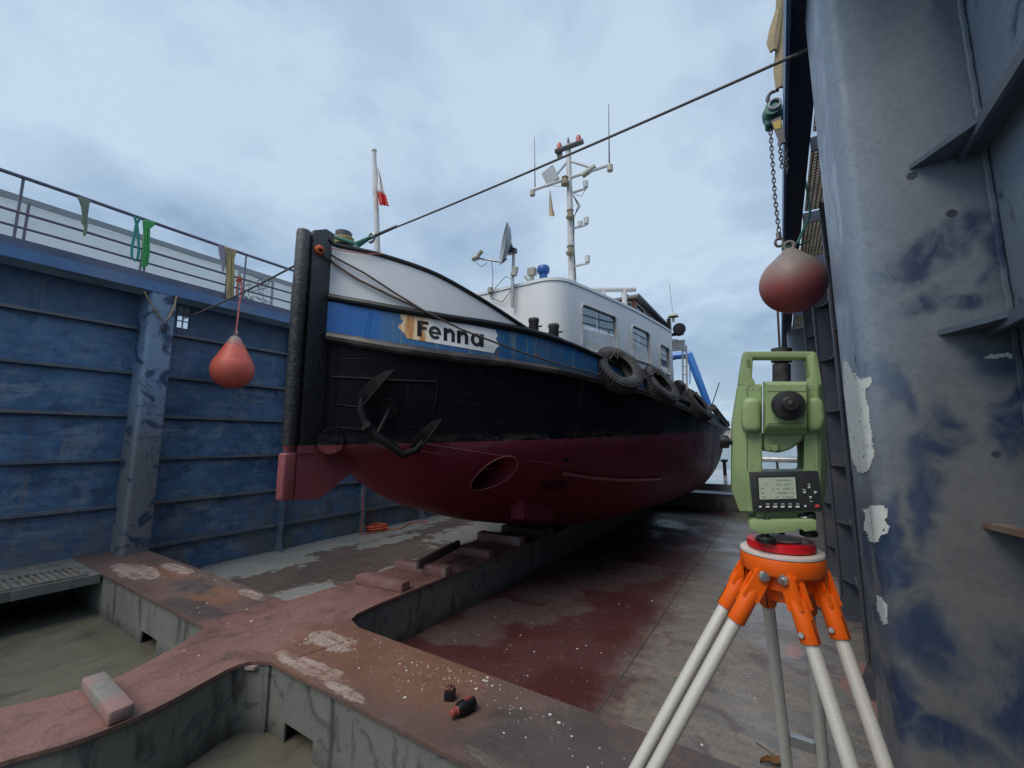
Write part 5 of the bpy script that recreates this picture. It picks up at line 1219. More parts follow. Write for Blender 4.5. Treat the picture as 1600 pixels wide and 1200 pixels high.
def chain(pts, label, name='chain', ll=.030, r=.0042, w=.0105):
    pts = [Vector(p) for p in pts]; seg = [(b - a).length for a, b in zip(pts, pts[1:])]; L = sum(seg); n = int(L / ll); t = thing(name, label, 'chain', pts[0]); mb = MB()
    for i in range(n):
        s = (i + .5) * L / n; k = 0
        while k < len(seg) - 1 and s > seg[k]: s -= seg[k]; k += 1
        p = pts[k].lerp(pts[k + 1], s / seg[k]); d = (pts[k + 1] - pts[k]).normalized(); u = d.orthogonal().normalized(); v = d.cross(u)
        if i % 2: u = v
        u = (u * .8 + d.cross(u) * .6).normalized(); h = ll * .72
        mb.tube([p + u * (w * math.cos(a_)) + d * (h * math.sin(a_)) for a_ in [R(36 * q) for q in range(10)]], r, 5, closed=True)
    mb.build('links', M_chain, t)['kind'] = 'stuff'; return t
chain([Z(1203, 192), Z(1206, 240), Z(1211, 310), Z(1217, 362)], 'slack chain hanging from the green hoist down to the dusty buoy')
chain([Z(1218, 222), Z(1221, 255), Z(1222, 262)], 'short tight chain below the lever of the green hoist', ll=.026)
chain([Z(1226, 132, .1), Z(1227, 200, .1), Z(1230, 270, .1)], 'rusty chain loop hanging against the fascia behind the green hoist')
e_ = Z(1217, 372); mb = MB(); mb.tube([e_ + Vector((.0, 0, .04)), e_ + Vector((0, 0, -.01))], .016, 8); mb.tube([e_ + Vector((.024 * math.cos(a_), 0, -.03 + .03 * math.sin(a_))) for a_ in [R(30 * k) for k in range(12)]], .010, 6, closed=True)
solo(mb, 'shackle', M_chain, 'rusty shackle joining the slack chain to the dusty buoy', 'shackle', e_)
mb = MB(); f = Z(1224, 383); mb.tube([f, Z(1222, 388), Z(1234, 386), Z(1246, 380, .3), Z(1266, 335, .8)], .010, 6); mb.tube([f, Z(1240, 386, .2), Z(1264, 377, .8)], .008, 6); mb.tube([Z(1266, 335, .8), Z(1262, 300, .9), Z(1255, 268, 1.0)], .010, 6)
solo(mb, 'green_rope', M_green_rope, 'green rope tying the dusty buoy back to the walkway gratings', 'rope', f)
def px_sling(poly, ax, v, th, mat, label, name='lifting_sling', seed=1, lines=()):
    rg = random.Random(seed); pts = [at(x + rg.uniform(-.4, .4), y + rg.uniform(-.4, .4), ax, v) for x, y in poly]; d = (th, 0, 0) if ax == 'X' else (0, th, 0)
    t = thing(name, label, 'sling', sum(pts, Vector()) / len(pts), group='lifting slings slung over the dock handrails')
    mb = MB(); mb.prism(pts, d); bmesh.ops.bevel(mb.bm, geom=list(mb.bm.edges), offset=abs(th) * .25, segments=1, affect='EDGES'); mb.build('webbing', mat, t)
    for ln in lines: MB().tube([at(x, y, ax, v) + Vector(d) * 1.05 for x, y in ln], abs(th) * .28, 6).build('fold', mat, t)
    return t
RXL = -7.43
px_sling([(120, 308), (128, 310), (141, 315), (137, 323), (135, 340), (136, 352), (134, 368), (131, 370), (129, 366), (132, 354), (126, 347), (129, 338), (128, 324)], 'X', RXL, .03, M_grey_sling, 'dirty grey green sling, the first one along the handrail over the blue wall', lines=[[(131, 322), (132, 348)]])
px_sling([(222, 344), (229, 345), (242, 349), (239, 354), (232, 358), (232, 400), (230, 416), (222, 419), (220, 412), (223, 372), (225, 358)], 'X', RXL, .04, M_green_sling, 'bright green sling hanging from the handrail above the blue wall column', lines=[[(227, 356), (226, 412)], [(231, 352), (229, 410)]])
t = thing('lifting_sling', 'thin teal sling looped beside the bright green sling', 'sling', at(212, 340, 'X', RXL), group='lifting slings slung over the dock handrails')
MB().tube([at(x, y, 'X', RXL + .02) for x, y in ((210, 338), (213, 350), (209, 372), (206, 388), (206, 401), (211, 408), (215, 405), (217, 392), (216, 368), (214, 350), (218, 341))], .016, 6, ell=(1, .5)).build('loop', M_teal_sling, t)
px_sling([(340, 384), (345, 386), (352, 388), (352, 405), (350, 424), (346, 425), (344, 408)], 'X', RXL, .03, M_lilac_sling, 'faded lilac sling beside the tan sling on the handrail near the ship bow')
px_sling([(349, 386), (357, 388), (368, 392), (366, 400), (363, 406), (364, 440), (363, 469), (355, 470), (352, 466), (354, 438), (353, 402)], 'X', RXL, .05, M_yellow_sling, 'tan yellow sling hanging lowest from the handrail near the ship bow', lines=[[(357, 395), (356, 466)], [(361, 400), (360, 466)]])
vt = thing('column_strap', 'tan strap hanging in a V on the front of the blue wall column', 'sling', at(256, 500, 'X', LCX + .02))
MB().tube([at(x, y, 'X', LCX + .03) for x, y in ((225, 455), (232, 468), (245, 490), (256, 502), (264, 496), (272, 480), (276, 462))], .022, 6, ell=(1, .4)).build('webbing', M_tan_sling, vt)
c = at(258, 509, 'X', LCX + .03); MB().tube([c + Vector((0, .045 * math.cos(a_), .045 * math.sin(a_) - .02)) for a_ in [R(30 * k) for k in range(12)]], .010, 6, closed=True).build('ring', M_darksteel, vt)
ts_ = thing('lifting_sling', 'long tan sling draped over the close handrail above the green hoist', 'sling', Z(1218, 60), group='lifting slings slung over the dock handrails')
def band(pts, hw, th, mat, name, parent):
    mb = MB(); rows = []
    for p, h in zip(pts, hw): rows.append([p - Vector((h, 0, 0)), p + Vector((h * .2, -.012, 0)), p + Vector((h, 0, 0))])
    mb.sheet(rows, th); return mb.build(name, mat, parent)
band([Z(1221, -20), Z(1219, 15), Z(1221, 50), Z(1221, 85), Z(1220, 110), Z(1218, 140)], [.02, .02, .028, .034, .04, .018], .02, M_tan_sling, 'webbing', ts_)
band([Z(1217, 18, -.03), Z(1211, 45, -.03), Z(1207, 68, -.03), Z(1208, 82, -.03)], [.012, .026, .03, .014], .02, M_tan_sling, 'loose_loop', ts_)
t = thing('lifting_sling', 'narrow faded sling end hanging against the dark fascia beside the close column', 'sling', at(1238, 30, 'Y', 2.6), group='lifting slings slung over the dock handrails')
MB().tube([at(x, y, 'Y', 2.6) for x, y in ((1231, -10), (1237, 15), (1241, 40), (1238, 60), (1235, 45), (1234, 20))], .013, 6, ell=(1, .5)).build('webbing', M_lilac_sling, t)
# rubber fenders at the far end of the close wall
fd = thing('hanging_fender', 'dark brown cylindrical fender hanging at the far end of the close wall', 'fender', at(1222, 570, 'Y', 8.2))
q = [at(1221, y, 'Y', 8.2) for y in (545, 566, 569, 598)]
MB().tube(q[:2], .15, 16).build('upper_roll', M_rubber, fd); MB().tube(q[2:], .13, 16).build('lower_roll', M_rubber, fd); MB().tube([q[3], q[0] + Vector((0, 0, .9))], .02, 6).build('hanger', M_rope, fd)

# timber on the keel line
def timber(c, size, rz, mat, label, name='timber_block', rx=0.0, seed=0):
    mb = MB(); rot = Matrix.Rotation(rz, 3, 'Z') @ Matrix.Rotation(rx, 3, 'Y'); mb.box(c, size, rot, .012, 2)
    rg = random.Random(seed)
    for v in mb.bm.verts: v.co += Vector((rg.uniform(-1, 1), rg.uniform(-1, 1), rg.uniform(-1, 1))) * .002
    return solo(mb, name, mat, label, 'timber', c, 'timber on the keel girder' if mat is not M_concrete else None)
_a, _b = at(146, 1053, 'Z', .075), at(191, 1105, 'Z', .075)
timber(Vector(((_a.x + _b.x) / 2, (_a.y + _b.y) / 2, .038)), ((_b - _a).length, .105, .075), math.atan2((_b - _a).y, (_b - _a).x), M_concrete, 'grey weathered timber block nearest the viewer lying across the red girder')
timber(Vector((-3.575, 3.13, .045)), (.62, .13, .09), R(7), M_timber, 'red painted timber block lying across the keel girder, closest to the crossing', seed=1)
timber(Vector((-3.56, 3.70, .05)), (.70, .14, .10), R(9), M_timber, 'red painted timber block under the low end of the dark plank', seed=2)
timber(Vector((-3.52, 4.55, .05)), (.62, .15, .10), R(5), M_timber, 'red timber block just beyond the dark plank on the keel girder', seed=3)
timber(Vector((-3.60, 5.35, .06)), (.74, .16, .12), R(2), M_timber, 'dark red timber block lying farther under the bow', seed=4)
timber(Vector((-3.60, 6.15, .05)), (.78, .40, .10), R(0), M_plank, 'wide dark keel block under the ship, behind the other timbers', name='keel_block', seed=5)
for k in range(5): timber(Vector((-3.60, 7.1 + 1.15 * k, .034)), (.78, .40, .066), 0, M_plank, ['first', 'second', 'third', 'fourth', 'fifth'][k] + ' low dark keel block counted from the bow in the deep shade under the keel', name='keel_block', seed=6 + k)
a, b = at(653, 884, 'Z', .115), at(717, 853, 'Z', .10); m_ = (a + b) / 2; timber(m_ + Vector((0, 0, .02)), ((b - a).length, .045, .10), math.atan2((b - a).y, (b - a).x), M_plank, 'long dark plank standing on edge on top of the red timber blocks', 'plank', 0, 9)
a, b = at(722, 876, 'Z', .012), at(738, 884, 'Z', .012); timber((a + b) / 2, (.22, .10, .02), .9, M_plank, 'thin broken board lying on the keel girder beside the timbers', 'board', 0, 11)
# tools on the cross girder
p = at(703, 1093, 'Z', 0); tb = thing('battery_pack', 'small red smeared black battery pack standing on the rusty girder', 'battery', p)
mb = MB(); mb.box(p + Vector((0, 0, .028)), (.062, .052, .054), Matrix.Rotation(.5, 3, 'Z'), .007, 2); mb.build('body', M_black, tb)
M_redsmear = simple('red_smear_plastic', (.28, .06, .05), .45, 0, .3, 40, .2, (.03, .03, .03), .8)
mb = MB(); mb.box(p + Vector((0, 0, .062)), (.050, .040, .014), Matrix.Rotation(.5, 3, 'Z'), .003); mb.box(p + Vector((.0, .0, .072)), (.012, .044, .008), Matrix.Rotation(.5, 3, 'Z'), .002); mb.build('contact_rail', M_redsmear, tb)
p = at(724, 1116, 'Z', 0) ; ax_ = (at(748, 1100, 'Z', 0) - at(700, 1126, 'Z', 0)).normalized(); tb = thing('torch', 'black stubby hand tool with red painted nozzle lying on the rusty girder', 'tool', p)
o = p + Vector((0, 0, .036)); MB().lathe([(.026, -.045), (.034, -.03), (.036, .0), (.036, .06), (.03, .072)], o, ax_, 20).build('body', M_black, tb)
MB().lathe([(.014, -.085), (.019, -.08), (.020, -.05), (.025, -.046)], o, ax_, 16).build('nozzle', M_redsmear, tb)
MB().box(o + ax_ * .035 + Vector((0, 0, .034)), (.055, .022, .008), Matrix.Rotation(math.atan2(ax_.y, ax_.x), 3, 'Z'), .002).build('slide', M_redsmear, tb)
# orange rope coil, cable and small litter
c = at(588, 829, 'Z', FZ); rg = random.Random(6); mb = MB()
for k in range(9):
    o = c + Vector((rg.uniform(-.06, .06), rg.uniform(-.08, .08), .02 + .012 * k)); ra, rb = rg.uniform(.12, .2), rg.uniform(.14, .24)
    mb.tube([o + Vector((ra * math.cos(q), rb * math.sin(q), .012 * math.sin(q * 2 + k))) for q in [R(24 * i) for i in range(15)]], .016, 6, closed=True)
mb.tube([c + Vector((.2, 0, .02)), c + Vector((.35, .4, .02)), c + Vector((.1, .9, .02)), c + Vector((.3, 1.3, .02))], .012, 6)
solo(mb, 'rope_coil', M_orange_rope, 'orange rope coil lying on the floor at the foot of the ribbed wall', 'rope', c)
a = at(567, 765, 'X', -7.5); solo(MB().tube([a, a + Vector((.0, .02, -.5)), Vector((a.x, a.y, FZ + .02)), Vector((a.x + .1, a.y + .3, FZ + .02))], .015, 6), 'hanging_hose', M_pinkrope, 'thin faded red hose hanging down the ribbed wall by the orange coil', 'hose', a)
hb_ = at(214, 860, 'Z', .0); mb = MB(); mb.box(hb_ + Vector((.03, 0, .01)), (.10, .03, .018)); mb.box(hb_ + Vector((.02, 0, .08)), (.02, .02, .13)); solo(mb, 'angle_bracket', M_steel, 'small bare metal angle bracket at the foot of the blue wall column', 'bracket', hb_)
M_leaf = simple('dry_leaf', (.16, .075, .025), .7, 0, .4, 60, .3)
for (x, y, rz, s, lab) in ((1061, 1186, 1.9, .085, 'narrow dry brown leaf on the wet floor in front of the tripod legs'), (1210, 1194, .7, .12, 'larger dry brown leaf on the floor behind the rear tripod leg')):
    c = at(x, y, 'Z', FZ); mb = MB(); rows = []
    for i in range(9):
        u = i / 8; w = s * .28 * math.sin(math.pi * min(1, u * 1.02)) * (1 + .25 * math.sin(i * 2.3)); q = Matrix.Rotation(rz, 3, 'Z')
        rows.append([c + q @ Vector((s * (u - .5) * 1.6, k * w, .012 + .018 * abs(k) + .006 * math.sin(i))) for k in (-1, -.5, 0, .5, 1)])
    mb.sheet(rows, .001); solo(mb, 'dry_leaf', M_leaf, lab, 'leaf', c)
c = at(1200, 1178, 'Z', FZ); solo(MB().tube([c + Vector((-.07, .06, .01)), c + Vector((0, 0, .02)), c + Vector((.10, -.06, .01))], .003, 5), 'twig', M_plank, 'thin dark twig on the floor by the rear tripod leg', 'twig', c)
# flakes of white paint
mb = MB(); rg = random.Random(12)
def flake(x, y, z, s):
    a0 = rg.uniform(0, 6.3); n = rg.randint(4, 6); q = [(x + s * rg.uniform(.5, 1) * math.cos(a0 + 6.283 * i / n), y + s * rg.uniform(.5, 1) * math.sin(a0 + 6.283 * i / n), z + .001) for i in range(n)]
    mb.prism(q, (rg.uniform(-.001, .001), 0, s * .25))
def cluster(cx, cy, sx, sy, n, z=0, s0=.003, s1=.010):
    for _ in range(n): flake(rg.gauss(cx, sx), rg.gauss(cy, sy), z, rg.uniform(s0, s1) * (1.7 if rg.random() < .08 else 1))
for px, py, sx, sy, n in ((640, 1050, .22, .10, 70), (690, 1050, .10, .06, 40), (760, 1060, .12, .06, 30), (790, 1090, .2, .08, 45), (290, 895, .22, .08, 60), (330, 905, .2, .05, 40), (430, 985, .4, .15, 30), (560, 1000, .2, .1, 25), (860, 1150, .2, .1, 30), (310, 950, .1, .05, 14), (330, 1030, .3, .3, 16)):
    c = at(px, py, 'Z', 0); n_ok = 0
    for _ in range(n):
        x, y = rg.gauss(c.x, sx), rg.gauss(c.y, sy)
        if BY0 + .02 < y < BY1 - .02 or -3.9 < x < -3.3: flake(x, y, 0, .0018 + min(.012, rg.expovariate(380)))
for px, py, sx, sy, n in ((830, 1000, .4, .6, 70), (960, 1010, .5, .6, 45), (1100, 960, .3, .5, 40), (1150, 1060, .15, .2, 30), (600, 900, .5, .5, 35), (450, 900, .5, .5, 25), (1010, 930, .25, .5, 16)):
    c = at(px, py, 'Z', FZ)
    for _ in range(n):
        x, y = rg.gauss(c.x, sx), rg.gauss(c.y, sy)
        if y > BY1 + .05 and not (-4.05 < x < -3.15) and x < .5: flake(x, y, FZ, .0018 + min(.012, rg.expovariate(380)))
o = mb.build('paint_flakes', M_flake); tag(o, 'scattered flakes of white paint on the girders and floor', None, None, 'stuff')
# ------------------------------------------------------------------ survey instrument on its tripod
def droplet_metal():
    m = Mat('wet_aluminium'); p = m.pos(); v = m.voro(p, 330, 'F1'); v2 = m.voro(p, 620, 'F1'); a = m.noise(p, 30, 5)
    h = m.ma('ADD', m.ma('MULTIPLY', m.mask(v, .42, .22), .8), m.ma('MULTIPLY', m.mask(v2, .42, .22), .35))
    c = m.mix(a, (.70, .665, .60), (.82, .785, .72)); c = m.mix(m.ma('MULTIPLY', m.mask(h, .2, .9), .18), c, (.82, .81, .78))
    return m.out(c, .32, .22, m.bump(h, .34, .0011))
M_alu = droplet_metal()
def orange_mat():
    m = Mat('tripod_orange'); p = m.pos(); a = m.noise(p, 40, 6, .6); v = m.voro(p, 300)
    c = m.mix(a, (.90, .115, .004), (.95, .16, .010)); c = m.mix(m.mask(m.noise(p, 55, 6, .65, .8), .72, .75), c, (.12, .05, .03))
    return m.out(c, .34, 0, m.bump(m.ma('ADD', m.ma('MULTIPLY', m.mask(v, .4, .2), .6), m.ma('MULTIPLY', a, .25)), .2, .0008))
M_orange = orange_mat()
M_tsg = simple('instrument_green', (.30, .40, .185), .48, 0, .06, 24, .06, (.20, .26, .12), .55)
M_tsdark = simple('instrument_black', (.014, .014, .016), .45, 0, .2, 60, .15)
M_panelk = simple('panel_charcoal', (.026, .027, .030), .5, 0, .15, 60, .1)
M_lcd = simple('lcd_pale_green', (.46, .52, .41), .25, 0, .05, 20, 0)
M_lcdtext = simple('lcd_text', (.27, .31, .24), .4, 0, .1, 20, 0)
M_keyw = simple('key_print_white', (.70, .72, .70), .5, 0, .1, 40, 0); M_keyg = simple('key_pale_green', (.50, .62, .44), .5, 0, .1, 40, 0); M_keyr = simple('key_red', (.62, .05, .045), .45, 0, .1, 40, 0)
M_redplate = simple('base_red_plastic', (.62, .014, .02), .35, 0, .12, 30, .1)
M_headtop = simple('tripod_head_cream', (.66, .58, .54), .55, 0, .15, 30, .15)
M_bolt = simple('bolt_zinc', (.50, .50, .48), .32, .8, .2, 60, .3)
M_seam_shadow = simple('seam_shadow_line', (.05, .08, .035), .7, 0, .1, 60, 0)
TO = Vector((-.0154, .9919, 1.29)); TYAW = R(7); _fL = Vector((-math.sin(TYAW), math.cos(TYAW), 0)); _rL = Vector((math.cos(TYAW), math.sin(TYAW), 0)); D0 = TO.dot(_fL)
def L(px, py, dy=0.0):
    d = ray(px, py); p = CAM + d * ((D0 + dy) / d.dot(_fL)) - TO; return Vector((p.dot(_rL), p.dot(_fL), p.z))
ts = thing('total_station', 'pale green surveying instrument with black eyepiece and keypad on the orange tripod', 'survey instrument', TO, TYAW, local=True)
def pz(mb, poly, dy, depth, bev=.0, seg=2):
    m2 = MB(); m2.prism([L(x, y, dy) for x, y in poly], (0, depth, 0)); bmesh.ops.recalc_face_normals(m2.bm, faces=list(m2.bm.faces))
    if bev: bmesh.ops.bevel(m2.bm, geom=list(m2.bm.edges), offset=bev, segments=seg, affect='EDGES', profile=.6)
    me = bpy.data.meshes.new('tmp'); m2.bm.to_mesh(me); m2.bm.free(); mb.bm.from_mesh(me); bpy.data.meshes.remove(me); return mb
def part(name, mat, polys, parent=None, angle=35):
    mb = MB()
    for a in polys: pz(mb, *a)
    return mb.build(name, mat, parent or ts, angle, off=(0, 0, 0))
def loft(name, F, Mid, back=.055, dyf=-.045, dym=-.018):
    mb = MB(); rings = [[L(x, y, dyf) for x, y in F], [L(x, y, dym) for x, y in Mid], [L(x, y, dym) + Vector((0, back - dym, 0)) for x, y in Mid]]
    mb.grid(rings, True); mb.bm.faces.new([mb.bm.verts.new(p) for p in rings[0]]); mb.bm.faces.new([mb.bm.verts.new(p) for p in reversed(rings[-1])]); bmesh.ops.remove_doubles(mb.bm, verts=list(mb.bm.verts), dist=1e-5)
    bmesh.ops.recalc_face_normals(mb.bm, faces=list(mb.bm.faces)); bmesh.ops.bevel(mb.bm, geom=list(mb.bm.edges), offset=.0022, segments=2, affect='EDGES'); return mb.build(name, M_tsg, ts, 30, off=(0, 0, 0))
sdl = loft('side_standard', [(1171, 601), (1191, 601), (1191, 800), (1170, 800), (1167, 760), (1166, 660)], [(1154, 600), (1191, 600), (1191, 800), (1156, 800), (1144, 768), (1144.5, 660)])
sdr = loft('side_standard', [(1257, 601), (1279, 601), (1281, 660), (1281, 760), (1280, 800), (1242, 800), (1242, 737), (1256, 735)], [(1257, 600), (1286, 600), (1292, 665), (1291, 755), (1288, 800), (1242, 800), (1242, 737), (1256, 735)])
part('lower_housing', M_tsg, [([(1189, 737), (1258, 737), (1258, 800), (1189, 800)], -.040, .085, .004, 1)])
part('carry_handle', M_tsg, [([(1162, 548.5), (1275, 548.5), (1276, 560), (1161, 560)], -.014, .030, .006, 3), ([(1161, 549), (1177, 557), (1175, 590), (1180, 596), (1180, 603), (1153, 603), (1156, 580)], -.020, .042, .005, 2), ([(1260, 557), (1273, 549), (1277, 552), (1286, 603), (1262, 603), (1262, 597), (1266, 590)], -.020, .042, .005, 2)])
part('trunnion_cover', M_tsg, [([(1163, 621), (1189, 621), (1190, 675), (1162, 675), (1159, 660), (1158.5, 636)], -.068, .04, .012, 4)])
part('trunnion_cover', M_tsg, [([(1261, 620), (1284, 620), (1289, 632), (1290, 655), (1286, 674), (1262, 674)], -.068, .04, .012, 4)])
def rect_ring(x0, y0, x1, y1, dy): return [L(x0, y0, dy), L(x1, y0, dy), L(x1, y1, dy), L(x0, y1, dy)]
mb = MB(); rings = [rect_ring(1199, 601, 1260, 664, -.082), rect_ring(1197, 599, 1261, 668, -.079), rect_ring(1192, 596, 1260, 679, -.052), rect_ring(1192, 598, 1258, 680, .05), rect_ring(1200, 606, 1250, 670, .085)]
mb.grid(rings, True); mb.bm.faces.new([mb.bm.verts.new(p) for p in rings[0]]); mb.bm.faces.new([mb.bm.verts.new(p) for p in reversed(rings[-1])]); bmesh.ops.remove_doubles(mb.bm, verts=list(mb.bm.verts), dist=1e-5)
tel = mb.build('telescope', M_tsg, ts, 20, off=(0, 0, 0))
part('telescope_underside', M_tsg, [([(1193, 676), (1259, 676), (1254, 688), (1236, 702), (1216, 708), (1194, 705)], -.045, .09, .003, 1)], tel)
part('housing_seam_shadow', M_seam_shadow, [([(1199, 611.2), (1260, 611.2), (1260, 612), (1199, 612)], -.0825, .001)], tel); part('housing_seam_shadow', M_seam_shadow, [([(1199, 661.5), (1260, 661.5), (1260, 662.3), (1199, 662.3)], -.0825, .001)], tel)
part('sight_pin', M_tsg, [([(1203, 697), (1216, 694), (1218, 703), (1210, 708)], -.055, .02, .002, 1)], tel)
for x in (1167.5,): part('housing_seam_shadow', M_seam_shadow, [([(1167, 604), (1167.7, 604), (1167.7, 619), (1167, 619)], -.0458, .001), ([(1167, 678), (1167.7, 678), (1167.7, 735), (1167, 735)], -.0458, .001), ([(1154, 601.2), (1178, 601.2), (1178, 602), (1154, 602)], -.0458, .001)], sdl)
part('housing_seam_shadow', M_seam_shadow, [([(1279, 604), (1279.7, 604), (1279.7, 618), (1279, 618)], -.0458, .001), ([(1279, 677), (1279.7, 677), (1280, 733), (1279.3, 733)], -.0458, .001)], sdr)
ec = L(1230, 634, -.082); AX = Vector((0, -1, 0))
mb = MB(); mb.lathe([(.0235, -.004), (.0250, .002), (.0258, .006), (.0258, .018), (.0238, .0225), (.0150, .0238), (.0138, .024)], ec, AX, 48)
eye = mb.build('focus_ring', M_tsdark, tel, 30, off=(0, 0, 0))
mb = MB()
for k in range(48):
    a = 2 * math.pi * k / 48; d = Vector((math.cos(a), 0, math.sin(a))); mb.box(ec + d * .0259 + AX * .012, (.0015, .010, .0012), Matrix.Rotation(-a + math.pi / 2, 3, 'Y'))
mb.build('focus_knurling', M_tsdark, tel, 30, off=(0, 0, 0))['kind'] = 'stuff'
mb = MB(); mb.lathe([(.0138, 0), (.0138, .005), (.0112, .007), (.0118, .010), (.0118, .021), (.0106, .0235), (.0060, .024)], ec + AX * .0235, AX, 40); mb.build('eyepiece', M_tsdark, tel, 30, off=(0, 0, 0))
MB().lathe([(.0058, 0), (.005, .0008), (.002, .0012)], ec + AX * .0473, AX, 24).build('ocular_lens', M_tsdark, tel, 60, off=(0, 0, 0))
mb = MB()
for x, y in ((1175, 608), (1186, 608), (1175, 728), (1264, 608), (1274, 728), (1174.5, 690), (1275, 690)): mb.lathe([(.0016, 0), (.0014, .0006), (.0005, .0007)], L(x, y, -.0452), AX, 12)
mb.build('panel_screws', M_bolt, ts, 30, off=(0, 0, 0))['kind'] = 'stuff'
# side drive knob
mb = MB(); kp = L(1143, 690, -.01); X_ = Vector((-1, 0, 0)); mb.lathe([(.007, -.004), (.007, .004), (.0125, .005), (.0135, .008), (.0135, .019), (.012, .021)], kp, X_, 28); mb.build('drive_knob', M_tsdark, ts, 30, off=(0, 0, 0))
# keypad
kp_ = part('control_panel', M_panelk, [([(1171, 738), (1279, 736), (1286, 794), (1284, 797), (1180, 801), (1177, 799)], -.060, .02, .0018, 2)])
part('screen_bezel', M_tsdark, [([(1182.5, 743.8), (1245.0, 742.8), (1247.4, 781.2), (1184.8, 783)], -.0606, .001)], kp_)
part('screen', M_lcd, [([(1185, 746.5), (1242.5, 745.5), (1244.8, 779), (1187, 780.5)], -.0612, .001)], kp_)
rg = random.Random(21); mb = MB()
for row, (x0, x1) in enumerate(((1197, 1233), (1189, 1238), (1189, 1240), (1189, 1240), (1189, 1240))):
    y = 749.0 + row * 6.6; x = x0
    while x < x1:
        w = rg.uniform(1.2, 2.4)
        if rg.random() < (.75 if x > 1212 or x < 1194 else .12): pz(mb, [(x, y), (x + w, y - .03), (x + w, y + 2.2), (x, y + 2.2)], -.0617, .0004)
        x += w + .9
mb.build('screen_digits', M_lcdtext, kp_, 30, off=(0, 0, 0))['kind'] = 'stuff'
for pts in ([(1262, 763), (1267.5, 763), (1264.6, 758)], [(1253.8, 769.5), (1259.3, 772), (1259.3, 766.5)], [(1278, 769.3), (1272.5, 766.5), (1272.5, 772)], [(1264, 775.5), (1269.5, 775.5), (1266.8, 781)]): part('arrow_key', M_keyg, [(pts, -.0622, .0025, .0006, 1)], kp_)
for i, (x, w) in enumerate(((1188, 5), (1199.5, 6.5), (1211.3, 7.5), (1223, 7), (1234.5, 6.5), (1246.3, 7))):
    part('function_key', M_tsdark, [([(x - w / 2 - .9, 788.8 + (1 if i == 0 else 0)), (x + w / 2 + .9, 788.6 + (1 if i == 0 else 0)), (x + w / 2 + .9, 794.4), (x - w / 2 - .9, 794.6)], -.0622, .0022, .0006, 1)], kp_)
    part('key_legend', M_keyw, [([(x - w / 2 + .4, 790.6), (x + w / 2 - .4, 790.4), (x + w / 2 - .4, 793), (x - w / 2 + .4, 793.2)], -.0625, .0004)], kp_)
    if i: part('key_legend', M_keyw, [([(x - 2.4, 787), (x + 2.4, 786.9), (x + 2.4, 787.8), (x - 2.4, 787.9)], -.0607, .0004)], kp_)
part('function_key', M_keyw, [([(1256.8, 789.5), (1260.2, 789.4), (1260.4, 792.6), (1257, 792.7)], -.0622, .002, .0005, 1)], kp_)
part('power_key', M_keyr, [([(1273.5, 789), (1280, 788.4), (1280.5, 793), (1274, 793.4)], -.0622, .0025, .0006, 1)], kp_)
for x, y in ((1264, 756.3), (1256, 764.6), (1267.5, 783)): part('key_legend', M_keyw, [([(x - 2, y), (x + 2, y - .1), (x + 2, y + .9), (x - 2, y + 1)], -.0607, .0004)], kp_)
# warning triangle and symbol printed on the handle
mb = MB(); q = [L(x, y, -.0206) for x, y in ((1169.5, 560.8), (1172.8, 566), (1166.2, 566))]; mb.tube(q, .0004, 4, closed=True); mb.tube([L(1169.5, 562.8, -.0207), L(1169.5, 565, -.0207)], .0003, 4)
q = [L(x, y, -.0206) for x, y in ((1166.3, 569.5), (1172.5, 569.5), (1172.5, 574), (1170, 574))]; mb.tube(q, .0004, 4); mb.lathe([(.0011, 0), (.001, .0003)], L(1168.6, 572.4, -.0206), AX, 10)
mb.build('warning_mark', M_tsdark, ts, 30, off=(0, 0, 0))
mb = MB()
for k in range(4): pz(mb, [(1148.0 + k * .9, 648 - k * 2.2), (1149.2 + k * .9, 647.6 - k * 2.2), (1149.4 + k * .9, 645 - k * 2.2), (1148.4 + k * .9, 645.4 - k * 2.2)], -.0365 - .0016 * k, .0006)
# tribrach, foot screws, red base
part('neck', M_tsg, [([(1180, 797), (1250, 797), (1248, 815), (1182, 815)], -.035, .075, .006, 2)])
trb = part('tribrach', M_tsg, [([(1172, 818), (1178, 813), (1268, 811.5), (1276, 813), (1276.5, 829), (1257, 831.5), (1253, 827), (1247, 827), (1243, 832), (1236, 832), (1196, 835), (1186, 834), (1171, 826)], -.062, .115, .003, 2)])
def screw(px, py, dy, r, h):
    c = L(px, py, dy); mb = MB(); mb.lathe([(r * .8, 0), (r, h * .15), (r, h * .8), (r * .85, h), (r * .4, h), (r * .4, h * 1.6)], c, (0, 0, 1), 28)
    for k in range(28): a = 2 * math.pi * k / 28; mb.box(c + Vector((math.cos(a) * r, math.sin(a) * r, h * .5)), (.002, .0016, h * .6), Matrix.Rotation(a + math.pi / 2, 3, 'Z'))
    mb.build('foot_screw', M_tsdark, ts, 30, off=(0, 0, 0))
screw(1197, 848, -.052, .0155, .011); screw(1264, 838, -.035, .0135, .011); screw(1222, 846, .035, .0145, .011)
part('clamp_lever', M_bolt, [([(1252, 808), (1262, 807), (1262, 812), (1252, 812)], -.055, .02, .001, 1)]); part('clamp_screw', M_tsdark, [([(1262, 803), (1276, 802), (1276, 813), (1262, 813)], -.05, .03, .003, 2)]); part('clamp_screw', M_tsdark, [([(1193, 809), (1203, 808.5), (1204, 814), (1193, 814)], -.058, .012, .002, 1)])
bc = L(1220, 856, 0); bc.z = .004
mb = MB(); mb.lathe([(.037, .014), (.053, .0155), (.0565, .014), (.0570, .001), (.055, -.0005)], (bc.x, 0, bc.z), seg=64); mb.build('base_plate', M_redplate, ts, 30, off=(0, 0, 0))
